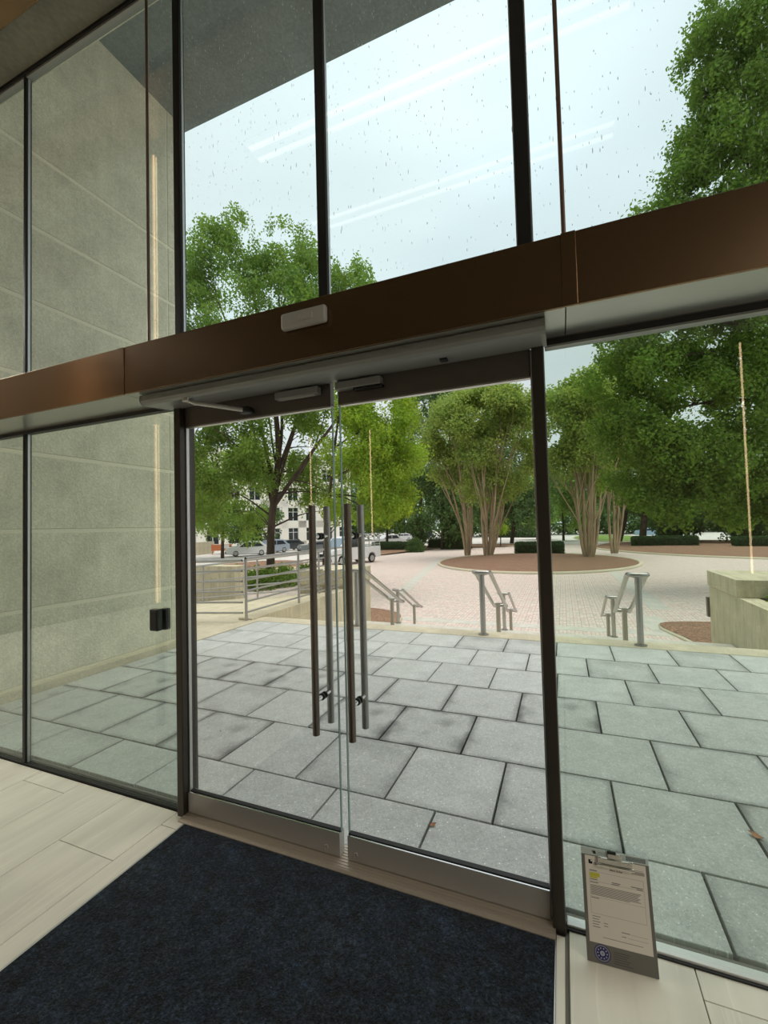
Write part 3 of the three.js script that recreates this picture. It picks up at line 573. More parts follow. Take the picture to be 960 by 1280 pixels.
mound([[718, 671.5], [752, 677], [800, 677], [800, 671], [745, 669]].map(([x, y]) => onLevel(x, y, GROUND)), 0.1, 'grass_island', 'strip of bright lawn beyond the tree island', M.lawn, 0.1);
mound([[285, 716], [345, 712], [372, 710], [372, 702], [330, 703], [270, 708]].map(([x, y]) => onLevel(x, y, GROUND)), 0.3, 'mulch_bed', 'planted bed round the trunk behind the pipe railing', M.mulch, 0.1);

// ------------------------------------------------------------------ trees and hedges
M.bark = std({ map: tex(256, (u, v) => { const k = 0.55 + 0.7 * fbm(u, v, 24, 5, 3, 201); return [92 * k, 78 * k, 64 * k]; }), roughness: 1 });
M.darkBark = std({ map: tex(256, (u, v) => { const k = 0.55 + 0.7 * fbm(u, v, 24, 5, 3, 205); return [84 * k, 70 * k, 58 * k]; }), roughness: 1 });
M.paleBark = std({ map: tex(256, (u, v) => { const k = 0.7 + 0.45 * fbm(u, v, 14, 4, 3, 211); return [178 * k, 157 * k, 126 * k]; }), roughness: 0.9 });
const leafMat = (r, g, b, t = 0.45) => phys({ color: lin(r, g, b), transmission: t, thickness: 0, roughness: 0.85, specularIntensity: 0.35, side: THREE.DoubleSide });
M.leafMaple = leafMat(0.25, 0.38, 0.06, 0.56); M.leafBright = leafMat(0.36, 0.51, 0.04, 0.58); M.leafDark = leafMat(0.11, 0.195, 0.05, 0.4); M.leafOak = leafMat(0.175, 0.285, 0.032, 0.52); M.leafMyrtle = leafMat(0.36, 0.47, 0.10, 0.55); M.leafPale = leafMat(0.40, 0.54, 0.16, 0.55); M.leafHedge = leafMat(0.055, 0.11, 0.035, 0.25); M.leafBlue = leafMat(0.18, 0.30, 0.10, 0.48);
// a spray of folded leaves
function spray(n, R, L, W, s) {
  seed(s); const pos = [], idx = [];
  for (let k = 0; k < n; k++) {
    const d = V(rr(-1, 1), rr(-1, 1), rr(-1, 1)).normalize(), o = d.clone().multiplyScalar(R * Math.cbrt(rnd())), f = V(rr(-1, 1), rr(-0.9, 0.35), rr(-1, 1)).normalize(), side = V(rr(-1, 1), rr(-0.4, 0.4), rr(-1, 1)).cross(f).normalize(), nrm = side.clone().cross(f);
    const l = L * rr(0.75, 1.2), w = W * rr(0.8, 1.15), b = pos.length / 3;
    for (const p of [o, o.clone().addScaledVector(f, l * 0.45).addScaledVector(side, w / 2).addScaledVector(nrm, w * 0.18), o.clone().addScaledVector(f, l), o.clone().addScaledVector(f, l * 0.45).addScaledVector(side, -w / 2).addScaledVector(nrm, w * 0.18)]) pos.push(p.x, p.y, p.z);
    idx.push(b, b + 1, b + 2, b, b + 2, b + 3);
  }
  const g = new THREE.BufferGeometry(); g.setAttribute('position', new THREE.Float32BufferAttribute(pos, 3)); g.setIndex(idx); const n2 = g.toNonIndexed(); n2.computeVertexNormals(); return n2;
}
const sprayBig = spray(11, 0.34, 0.17, 0.11, 301), sprayMid = spray(12, 0.42, 0.24, 0.15, 302), sprayFar = spray(12, 0.7, 0.42, 0.28, 303), sprayFine = spray(16, 0.36, 0.13, 0.07, 304), sprayHedge = spray(10, 0.11, 0.07, 0.04, 305), sprayNear = spray(12, 0.26, 0.13, 0.085, 306);
const tmp = new THREE.Object3D(), tint = new THREE.Color();
function foliage(spots, geo, m, parent, scale = 1, vary = 0.22) {
  const im = new THREE.InstancedMesh(geo, m, spots.length); im.name = 'foliage'; im.userData = { kind: 'stuff' }; im.castShadow = im.receiveShadow = true;
  spots.forEach((p, i) => {
    tmp.position.copy(p); tmp.rotation.set(rr(-0.5, 0.5), rr(0, 6.28), rr(-0.5, 0.5)); tmp.scale.setScalar(scale * rr(0.75, 1.25)); tmp.updateMatrix(); im.setMatrixAt(i, tmp.matrix);
    const k = 1 + rr(-vary, vary), y = rr(-0.1, 0.1); im.setColorAt(i, tint.setRGB(k * (1 + y), k, k * (1 - y)));
  });
  parent.add(im); return im;
}
// lobes: [px, py, depth, radius x in px, radius y in px, share]; limbs run from the trunk into the lobes
function n3(x, y, z, s) {
  const X = Math.floor(x), Y = Math.floor(y), Z = Math.floor(z), f = (t) => t * t * (3 - 2 * t), a = f(x - X), b = f(y - Y), c = f(z - Z), h = (i, j, k) => hash(X + i, Y + j + 1000 * (Z + k), s), m = (p, q, t) => p + (q - p) * t;
  return m(m(m(h(0, 0, 0), h(1, 0, 0), a), m(h(0, 1, 0), h(1, 1, 0), a), b), m(m(h(0, 0, 1), h(1, 0, 1), a), m(h(0, 1, 1), h(1, 1, 1), a), b), c);
}
function lobeSpots(lobes, count, gap = 0.42, freq = 0.55, low = 0) {
  const vol = lobes.map(([, , d, a, b, w = 1]) => Math.pow(a * b, 0.75) * w * (d / 20) ** 0), total = vol.reduce((a, b) => a + b, 0), spots = [];
  lobes.forEach(([px, py, d, a, b], i) => {
    const c = at(px, py, d), ax = a * d / FOCAL, ay = b * d / FOCAL, az = Math.min(ax, ay * 1.3), n = Math.round(count * vol[i] / total); let tries = 0;
    for (let k = 0; k < n && tries < n * 12;) {
      tries++;
      const q = V(rr(-1.3, 1.3), rr(-1.3, 1.3), rr(-1.3, 1.3)), L = q.length(); if (L > 1.3 || rnd() > (L < 0.9 ? 0.3 + 0.7 * L : 1 - (L - 0.9) / 0.42)) continue;
      const p = c.clone().addScaledVector(RT0, q.x * ax).addScaledVector(UP0, q.y * ay).addScaledVector(FW, q.z * az);
      const nse = 0.62 * n3(p.x * freq, p.y * freq * 1.3, p.z * freq, 17) + 0.38 * n3(p.x * freq * 2.3, p.y * freq * 2.6, p.z * freq * 2.3, 19);
      if (nse < gap * (0.85 + 0.25 * L)) continue;
      if (p.y < GROUND + 0.5 + low) continue;
      spots.push(p); k++;
    }
  });
  return spots;
}
function tree({ name, label, base, bark, r, stems, lobes, count, geo, leaf, scale = 1, gap, freq, twigs = 5, group, spread = 0.7, low }) {
  const t = thing(name, label, 'tree', [base.x, base.y, base.z], 0, group), L = (p) => p.clone().sub(base), wood = [];
  const ends = [];
  for (const s of stems) { const pts = s.pts.map(L); wood.push(limb(pts, s.r0 ?? r, s.r1 ?? r * 0.3, s.radial ?? 8)); for (let k = 1; k < pts.length; k++) ends.push([pts[k], (s.r0 ?? r) + ((s.r1 ?? r * 0.3) - (s.r0 ?? r)) * k / (pts.length - 1)]); }
  const spots = lobeSpots(lobes, count, gap, freq, low).map(L);
  for (const [px, py, d, a, b] of lobes) for (let k = 0; k < twigs; k++) {
    const c = L(at(px + rr(-a, a) * spread, py + rr(-b, b) * spread, d + rr(-0.4, 0.4) * a * d / FOCAL));
    let best = null, bd = 1e9; for (const e of ends) { const dd = e[0].distanceTo(c) + Math.max(0, e[0].y - c.y) * 0.6; if (dd < bd && dd > 0.3) { bd = dd; best = e; } }
    const mid = best[0].clone().lerp(c, 0.5).add(V(rr(-0.1, 0.1) * bd, 0.06 * bd, rr(-0.1, 0.1) * bd));
    wood.push(limb([best[0], mid, c], Math.min(best[1] * 0.55, 0.012 * bd + 0.015), 0.008, 5, 6));
  }
  mesh('trunk', wood, bark, t); foliage(spots, geo, leaf, t, scale);
  return t;
}
seed(1001);
{ // big maple behind the first door
  const D = 25, b = at(338, 715, D); b.y = GROUND;
  const A = (x, y, d = D) => at(x, y, d);
  tree({
    name: 'maple_tree', label: 'tall maple with a forked dark trunk behind the pipe railing', base: b, bark: M.darkBark, r: 0.24,
    stems: [
      { pts: [b, A(339, 660), A(343, 618), A(348, 570), A(345, 520), A(330, 430), A(310, 340)], r0: 0.25, r1: 0.05 },
      { pts: [A(341, 635), A(365, 600, D - 0.5), A(392, 562, D - 1), A(425, 515, D - 1.5), A(440, 440, D - 2)], r0: 0.13, r1: 0.04 },
      { pts: [A(343, 615), A(335, 575), A(325, 530), A(300, 450), A(270, 370)], r0: 0.11, r1: 0.03 },
      { pts: [A(344, 600), A(358, 560, D + 0.5), A(372, 520, D + 0.5), A(385, 420, D), A(370, 320, D)], r0: 0.10, r1: 0.03 },
      { pts: [A(347, 585), A(352, 545), A(352, 500), A(350, 400), A(345, 310)], r0: 0.1, r1: 0.03 },
      { pts: [A(341, 640), A(333, 600), A(322, 560), A(314, 520), A(300, 440)], r0: 0.08, r1: 0.03 },
      { pts: [A(342, 628), A(352, 590), A(366, 545), A(378, 505), A(390, 430)], r0: 0.09, r1: 0.03 },
      { pts: [A(346, 590), A(340, 550), A(335, 510), A(330, 440)], r0: 0.07, r1: 0.03 },
      { pts: [A(358, 610, D - 0.5), A(380, 585, D - 1), A(400, 540, D - 1), A(410, 500, D - 1)], r0: 0.06, r1: 0.02 },
      { pts: [A(343, 600), A(312, 570, D - 1), A(280, 545, D - 2), A(250, 520, D - 2)], r0: 0.07, r1: 0.02 },
      { pts: [A(339, 645), A(300, 618, D + 1), A(255, 600, D + 1), A(225, 590, D)], r0: 0.06, r1: 0.02 },
    ],
    lobes: [[258, 320, D, 30, 40], [300, 322, D, 30, 48, 1.1], [358, 328, D, 32, 48, 1.1], [385, 360, D - 1, 40, 42], [445, 360, D - 1, 28, 34, 0.8], [480, 372, D, 16, 14, 0.4], [235, 380, D, 40, 60], [300, 410, D, 60, 55, 1.1], [380, 430, D, 60, 50], [270, 500, D - 1, 60, 60, 1.1], [300, 545, D - 1.5, 36, 42, 0.8], [255, 570, D - 1, 45, 45, 1.1], [300, 610, D, 45, 32, 0.9], [250, 635, D + 1, 30, 24, 0.7], [320, 640, D + 1, 30, 20, 0.45], [400, 500, D - 1, 40, 50, 0.9], [435, 470, D - 2, 45, 50, 0.8], [395, 570, D + 2, 34, 44, 0.8], [375, 600, D + 2, 26, 36, 0.5], [410, 620, D + 2, 26, 30, 0.6], [375, 530, D + 1, 20, 30, 0.3], [200, 480, D, 40, 120, 0.8]],
    count: 9500, geo: sprayBig, leaf: M.leafMaple, gap: 0.53, freq: 0.8, twigs: 4, low: 0.5,
  });
}
{ // bright boughs hanging in from the side
  const D = 19, b = at(405, 735, D + 2); b.y = GROUND; const A = (x, y, d = D) => at(x, y, d);
  tree({
    name: 'bright_tree', label: 'yellow-green tree with hanging boughs behind the door pulls', base: b, bark: M.darkBark, r: 0.1,
    stems: [{ pts: [b, A(406, 690, D + 2), A(412, 620, D + 2), A(418, 560, D + 1), A(430, 480), A(440, 430)], r0: 0.11, r1: 0.03 }, { pts: [A(414, 600, D + 2), A(440, 585, D), A(475, 570, D), A(505, 575, D)], r0: 0.05, r1: 0.015 }, { pts: [A(418, 560, D + 1), A(450, 540), A(490, 535)], r0: 0.045, r1: 0.015 }],
    lobes: [[450, 500, D, 42, 36], [490, 520, D, 34, 36], [440, 560, D, 36, 40, 1.1], [485, 565, D, 42, 36, 1.2], [465, 605, D, 42, 34, 1.2], [495, 628, D, 30, 24], [440, 635, D + 1, 34, 22, 0.7], [505, 555, D, 22, 18, 0.6]],
    count: 3300, geo: sprayNear, leaf: M.leafBright, gap: 0.5, freq: 1.0, twigs: 7, low: 0.9,
  });
}
// multi-stemmed trees on the island
function myrtle(label, px, py, stemTops, lobes, count, seedN) {
  seed(seedN); const b = onLevel(px, py, GROUND); b.y = GROUND + 0.15; const depth = b.clone().sub(EYE).dot(FW);
  const stems = stemTops.map(([bx0, tx, ty, k = 1, dz = 0]) => {
    const foot = at(px + bx0 * 0.5, py - 2, depth + dz * 0.3); foot.y = GROUND + 0.1;
    const mid1 = at(px + bx0 + (tx - px - bx0) * 0.06, py - 26, depth + dz * 0.5), mid = at(px + bx0 + (tx - px - bx0) * 0.2, py + (ty - py) * 0.36, depth + dz), m2 = at(px + (tx - px) * 0.55, py + (ty - py) * 0.68, depth + dz);
    return { pts: [foot, mid1, mid, m2, at(tx, ty, depth + dz * 1.2)], r0: 0.15 * k, r1: 0.03, radial: 8 };
  });
  const extra = []; for (const s of stems) for (let j = 0; j < 4; j++) { const a = s.pts[2].clone().lerp(s.pts[3], rr(-0.4, 0.8)), e = s.pts[4].clone().add(V(rr(-2.2, 2.2), rr(-1.2, 1), rr(-1.6, 1.6))); extra.push({ pts: [a, a.clone().lerp(e, 0.5).add(V(rr(-0.2, 0.2), 0, 0)), e], r0: 0.06, r1: 0.012, radial: 5 }); }
  tree({ name: 'crape_myrtle', label, base: b, bark: M.paleBark, r: 0.16, stems: [...stems, ...extra], lobes: lobes.map(([x, y, a, c, w]) => [x, y, depth, a, c, w]), count, geo: sprayFar === null ? sprayFar : sprayMid, leaf: M.leafMyrtle, scale: 1.1, gap: 0.5, freq: 0.65, twigs: 7, group: null });
}
myrtle('slender many-stemmed tree, farther of the pair behind the second door', 584, 696, [[-3, 545, 560, 0.9], [0, 560, 540], [3, 578, 530, 1, 1], [5, 592, 540, 0.8], [1, 570, 555, 0.8, -1]], [[560, 540, 34, 32], [555, 580, 26, 24, 0.5], [580, 520, 38, 28], [540, 565, 18, 24, 0.5], [575, 600, 22, 22, 0.35]], 1700, 2001);
myrtle('broad many-stemmed tree, nearer of the pair behind the second door', 609, 698, [[-4, 592, 545], [-1, 608, 530, 1.1], [3, 625, 530, 1], [7, 645, 550, 0.9], [10, 655, 570, 0.8, 1], [5, 632, 545, 0.8, -1], [0, 600, 560, 0.8, -1]], [[600, 515, 40, 30, 1.1], [640, 520, 28, 32], [625, 495, 34, 16], [655, 560, 14, 34, 0.6], [610, 565, 34, 28, 0.5], [580, 545, 28, 30, 0.6], [640, 600, 20, 24, 0.35], [600, 610, 22, 22, 0.3]], 2700, 2002);
myrtle('broad many-stemmed tree beside the hinge post, at the island edge', 736, 701, [[-8, 705, 540, 0.9], [-4, 722, 520], [0, 738, 515, 1.1], [5, 752, 520], [8, 768, 540, 0.9], [2, 745, 545, 0.8, -1], [-6, 695, 560, 0.8, 1]], [[720, 500, 32, 28, 1.1], [745, 490, 30, 26], [700, 525, 20, 34], [760, 525, 28, 36], [725, 550, 36, 26, 0.5], [735, 475, 18, 12, 0.6], [705, 580, 16, 24, 0.4], [745, 590, 24, 24, 0.35]], 2500, 2003);
myrtle('slender many-stemmed tree under the edge of the dark crown', 768, 693, [[-5, 752, 560, 0.9], [0, 766, 545, 0.9], [3, 780, 550, 0.9], [6, 795, 565, 0.8]], [[765, 535, 34, 34], [785, 555, 26, 30, 0.8]], 1400, 2004);
seed(3001);
{ // dark spreading tree, its trunk outside the frame
  const D = 18, b = at(1075, 740, D + 2); b.y = GROUND; const A = (x, y, d = D) => at(x, y, d);
  tree({
    name: 'oak_tree', label: 'huge dark spreading tree towering over the planter wall', base: b, bark: M.darkBark, r: 0.4,
    stems: [{ pts: [b, A(1070, 600, D + 2), A(1060, 430, D + 1), A(1040, 250, D), A(1000, 60, D)], r0: 0.42, r1: 0.1 }, { pts: [A(1068, 520, D + 2), A(1010, 470), A(950, 446), A(880, 440), A(820, 455)], r0: 0.16, r1: 0.03 }, { pts: [A(1066, 570, D + 2), A(1000, 520), A(940, 500), A(870, 505), A(800, 525)], r0: 0.14, r1: 0.03 }, { pts: [A(1060, 430), A(990, 400), A(930, 405), A(860, 400), A(800, 430)], r0: 0.13, r1: 0.03 }, { pts: [A(1068, 600, D + 2), A(1000, 575), A(930, 560), A(860, 580)], r0: 0.11, r1: 0.025 }, { pts: [A(1045, 300), A(980, 240), A(920, 190), A(880, 120)], r0: 0.14, r1: 0.03 }, { pts: [A(1030, 200), A(980, 120), A(930, 50)], r0: 0.1, r1: 0.03 }],
    lobes: [[930, 40, D, 60, 60], [900, 60, D, 42, 40, 0.8], [960, 120, D, 80, 60, 1.1], [905, 130, D, 50, 45], [900, 200, D, 56, 44, 1.1], [950, 220, D, 60, 50], [860, 240, D, 50, 26, 0.8], [835, 262, D, 40, 22, 0.6], [930, 290, D, 90, 50], [850, 330, D, 80, 50], [800, 400, D + 1, 52, 40, 0.9], [880, 400, D, 70, 40, 1.1], [950, 400, D, 60, 50, 1.1], [790, 460, D, 52, 40], [860, 480, D, 60, 40, 1.1], [930, 480, D, 60, 45, 1.1], [800, 540, D, 50, 40, 1.1], [870, 560, D - 1, 60, 40, 1.2], [940, 560, D, 60, 45, 1.2], [850, 620, D, 60, 32, 1.1], [920, 620, D, 60, 34, 1.1], [800, 600, D + 1, 36, 30, 0.8], [985, 620, D, 40, 40]],
    count: 15000, geo: sprayNear, leaf: M.leafOak, scale: 1.2, gap: 0.5, freq: 0.95, twigs: 6, low: 1.4,
  });
}
// trees behind: placed by the pixel of trunk foot and crown
function backTree(label, px, D, r, lobes, count, leaf, bark = M.darkBark, name = 'shade_tree', sc = 1, gap = 0.46) {
  const b = at(px, 690, D); b.y = GROUND; const top = lobes[0];
  const mid = at(px + (top[0] - px) * 0.4, 640, D), tp = at(top[0], top[1], D);
  tree({ name, label, base: b, bark, r, stems: [{ pts: [b, mid, tp], r0: r, r1: r * 0.3 }], lobes: lobes.map(([x, y, a, c, w]) => [x, y, D, a, c, w]), count, geo: sprayFar, leaf, scale: sc * D / 62, gap, freq: 0.4, twigs: 3 });
}
backTree('dark evergreen behind the clipped hedge near the yellow-green boughs', 553, 54, 0.25, [[553, 640, 26, 42], [545, 600, 22, 34], [570, 650, 22, 26], [535, 655, 18, 20]], 900, M.leafDark);
backTree('blue-green tree rising between the yellow-green boughs and the myrtles', 522, 62, 0.3, [[530, 560, 36, 60], [525, 500, 34, 30], [510, 600, 26, 40], [560, 500, 36, 34], [545, 470, 30, 20]], 1300, M.leafBlue);
backTree('tall blue-green tree behind the broad myrtle', 640, 64, 0.3, [[650, 600, 40, 44], [640, 545, 36, 50], [620, 630, 34, 28], [660, 640, 24, 22], [600, 600, 36, 50]], 1400, M.leafBlue);
backTree('small lime-green sapling between the myrtle stems and hinge post', 626, 56, 0.08, [[626, 655, 9, 9]], 90, M.leafBright, M.bark, 'sapling', 0.6);
backTree('pale green tree with an open crown past the hinge post', 705, 70, 0.2, [[700, 625, 26, 24], [715, 640, 22, 16], [690, 600, 22, 18]], 700, M.leafPale);
backTree('pale green tree standing farther along the street', 672, 78, 0.2, [[672, 640, 20, 18], [665, 620, 16, 18]], 420, M.leafPale);
backTree('grey-green tall tree above the slender myrtle under the dark crown', 775, 60, 0.3, [[795, 440, 34, 34], [780, 480, 34, 44], [760, 560, 40, 40], [740, 600, 36, 30]], 1100, M.leafBlue);
backTree('dark tree with a straight thick trunk near the far hedge', 803, 52, 0.42, [[810, 570, 44, 50], [800, 615, 34, 24], [830, 610, 34, 26]], 1300, M.leafDark);
backTree('dark round-topped tree behind the long hedge', 860, 56, 0.3, [[860, 620, 36, 36], [845, 655, 26, 18], [890, 640, 34, 30]], 1100, M.leafDark);
backTree('dark shrubby tree at the far end of the long bed', 925, 50, 0.25, [[925, 640, 40, 30], [960, 630, 40, 40], [900, 655, 30, 16]], 1200, M.leafDark);
backTree('slim green tree with a dark trunk beside the parked cars', 484, 58, 0.2, [[484, 600, 30, 44], [470, 640, 24, 20], [500, 640, 20, 18]], 700, M.leafMaple);
backTree('green street tree before the pale office building', 278, 48, 0.2, [[280, 630, 40, 34], [255, 610, 34, 34], [310, 650, 34, 22], [300, 600, 40, 40]], 1000, M.leafMaple);
backTree('green shrubby tree behind the parked white car', 316, 58, 0.2, [[318, 660, 24, 18], [300, 655, 22, 18], [335, 655, 18, 20]], 500, M.leafDark, M.darkBark, 'shrub_tree', 0.8);
for (const [px, D, w, h, lab] of [[360, 95, 60, 60, 'distant tree beyond the street, seen through the maple'], [438, 104, 55, 70, 'distant tree behind the parked truck'], [505, 100, 60, 60, 'distant tree over the parking area'], [590, 105, 60, 70, 'distant tree behind the slender myrtle'], [655, 110, 50, 55, 'distant tree closing the end of the street'], [735, 105, 55, 60, 'distant tree beyond the strip of lawn'], [800, 98, 60, 60, 'distant tree behind the dark straight trunk'], [870, 100, 60, 55, 'distant tree behind the long hedge'], [940, 95, 60, 60, 'distant tree beyond the planter wall'], [1010, 95, 60, 70, 'distant tree past the spreading crown']])
  backTree(lab, px, D, 0.4, [[px, 655 - h * 0.62, w * 0.7, h * 0.5], [px - w * 0.4, 655 - h * 0.35, w * 0.5, h * 0.34], [px + w * 0.4, 655 - h * 0.32, w * 0.5, h * 0.34], [px - w * 0.3, 660, w * 0.4, 8, 1.2], [px + w * 0.3, 660, w * 0.4, 8, 1.2]], 560, M.leafBlue, M.darkBark, 'background_tree', 1.1, 0.35);
// clipped hedges
function hedge(px0, px1, py, h, depth, label) {
  const a = onLevel(px0, py, GROUND), b = onLevel(px1, py, GROUND), d = b.clone().sub(a), L = d.length(), t = thing('hedge', label, 'hedge', [a.x, GROUND, a.z], Math.atan2(-d.z, d.x));
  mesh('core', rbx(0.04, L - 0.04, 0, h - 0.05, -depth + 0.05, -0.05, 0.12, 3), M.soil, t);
  const spots = [], n = Math.round(260 * L * (h + depth) / 2);
  for (let k = 0; k < n; k++) { const f = rnd(), x = rr(0, L); const s = rnd() * (2 * h + depth); spots.push(s < h ? V(x, s, rr(-0.03, 0.04)) : s < h + depth ? V(x, h + rr(-0.05, 0.03), -(s - h)) : V(rnd() < 0.5 ? rr(-0.03, 0.03) : L + rr(-0.03, 0.03), rr(0, h), -rnd() * depth)); void f; }
  foliage(spots, sprayHedge, M.leafHedge, t, 1.5, 0.35);
}
seed(4001);
hedge(646, 703, 695.5, 1.15, 1.4, 'clipped hedge in the middle of the tree island');
hedge(466, 514, 689, 1.0, 1.6, 'clipped hedge under the yellow-green boughs');
hedge(536, 584, 686.5, 1.1, 1.6, 'clipped hedge below the dark evergreen');
hedge(792, 872, 684.5, 1.1, 1.6, 'long clipped hedge behind the spreading tree bed');
hedge(922, 1010, 685.5, 1.0, 1.6, 'clipped hedge behind the warm reflected light streak');
hedge(612, 668, 671.8, 1.2, 1.6, 'far clipped hedge at the turn of the street');
// round shrub, shrubs under the maple, planting in the planter
function shrub(p, rx, ry, n, m, geo, label, sc = 1) {
  const t = thing('shrub', label, 'shrub', [p.x, p.y, p.z]); const spots = [], wood = [];
  for (let k = 0; k < n; k++) { const a = rr(0, 6.28), u = rr(0.05, 1), s = Math.sqrt(1 - u * u) * rr(0.6, 1); spots.push(V(Math.cos(a) * rx * s, u * ry * rr(0.7, 1), Math.sin(a) * rx * s)); if (k % Math.ceil(n / 14) === 0) wood.push(limb([V(0, 0, 0), spots[k].clone().multiplyScalar(0.5).add(V(0, 0.05, 0)), spots[k]], 0.012, 0.004, 4, 4)); }
  mesh('stem', wood, M.bark, t); foliage(spots, geo, m, t, sc);
}
shrub(onLevel(519, 690, GROUND), 1.0, 1.6, 420, M.leafDark, sprayMid, 'round dark shrub between the two clipped hedges', 0.7);
for (const [px, d, lab] of [[300, 23, 'low leafy shrub nearest the ramp wall block'], [325, 22, 'low leafy shrub before the maple trunk'], [352, 23, 'low leafy shrub just past the maple trunk'], [385, 24, 'low leafy shrub behind the cheek wall railing']]) { const p = at(px, 728, d); p.y = GROUND; shrub(p, 0.9, 1.1, 260, px % 2 ? M.leafOak : M.leafMaple, sprayNear, lab, 0.9); }
shrub(V(3.42, -0.12, -6.98), 0.38, 0.46, 900, M.leafOak, sprayHedge, 'feathery green shrub at the notch of the planter', 1.2);
shrub(V(4.6, -0.12, -6.0), 0.7, 0.6, 420, M.leafOak, sprayHedge, 'feathery green shrub deeper in the planter', 2.0);

// ------------------------------------------------------------------ pale office building behind the maple
{
  const t = thing('office_building', 'pale office building with rows of dark windows behind the maple', 'building');
  const a = at(190, 690, 62), b = at(440, 690, 82), d = b.clone().sub(a); d.y = 0; const L = d.length();
  t.position.set(a.x, GROUND, a.z); t.rotation.y = Math.atan2(-d.z, d.x);
  const wallM = std({ color: lin(0.9, 0.86, 0.78), roughness: 0.9 }), paneM = std({ color: lin(0.03, 0.04, 0.045), roughness: 0.08, metalness: 0.1 }), frameM = std({ color: lin(0.75, 0.75, 0.72), roughness: 0.5 });
  mesh('wall', bx(0, L, 0, 15.5, -14, -0.25, 3), wallM, t);
  const nW = 10, step = L / nW, floors = [0.9, 4.4, 7.9, 11.4];
  const wallGeos = [];
  floors.forEach((y, f) => { wallGeos.push(bx(0, L, y + 2.3, (floors[f + 1] ?? 15.4), -0.3, 0.0, 3)); });
  wallGeos.push(bx(0, L, 0, 0.9, -0.3, 0, 3)); for (let k = 0; k <= nW; k++) wallGeos.push(bx(Math.max(0, k * step - step * 0.22), Math.min(L, k * step + step * 0.22), 0, 15.4, -0.3, 0, 3));
  mesh('facade', wallGeos, wallM, t); mesh('cornice', bx(-0.3, L + 0.3, 15.4, 15.9, -14, 0.3, 3), wallM, t);
  for (const y of floors) for (let k = 0; k < nW; k++) {
    const x0 = k * step + step * 0.22, x1 = (k + 1) * step - step * 0.22, xm = (x0 + x1) / 2;
    const w = mesh('window', [bx(x0, x0 + 0.07, y, y + 2.3, -0.2, -0.12), bx(x1 - 0.07, x1, y, y + 2.3, -0.2, -0.12), bx(xm - 0.05, xm + 0.05, y, y + 2.3, -0.2, -0.12), bx(x0, x1, y, y + 0.07, -0.2, -0.12), bx(x0, x1, y + 2.23, y + 2.3, -0.2, -0.12), bx(x0, x1, y + 1.5, y + 1.58, -0.2, -0.12)], frameM, t);
    mesh('pane', bx(x0, x1, y, y + 2.3, -0.23, -0.21), paneM, w);
  }
  const rw = at(236, 694, 54), rw2 = at(268, 692, 60); const dd = rw2.clone().sub(rw); dd.y = 0;
  const g = bx(-6, dd.length(), 0, 1.6, -0.3, 0); const wl = struct('wall_street', g, M.kerb, 'low retaining wall below the office building windows'); wl.position.set(rw.x, GROUND, rw.z); wl.rotation.y = Math.atan2(-dd.z, dd.x);
  const p = at(277, 693, 56); const br = thing('barrier', 'orange street barrier with a white panel near the white car', 'barrier', [p.x, GROUND, p.z], 0.4);
  const or = std({ color: lin(0.6, 0.18, 0.07), roughness: 0.7 });
  mesh('board', bx(-1.3, 1.3, 0.45, 1.25, -0.04, 0.04), or, br); mesh('leg', bx(-1.2, -1.1, 0, 1.3, -0.05, 0.05), or, br); mesh('leg', bx(1.1, 1.2, 0, 1.3, -0.05, 0.05), or, br); mesh('panel', bx(0.1, 1.0, 0.75, 1.2, 0.04, 0.06), frameM, br);
}

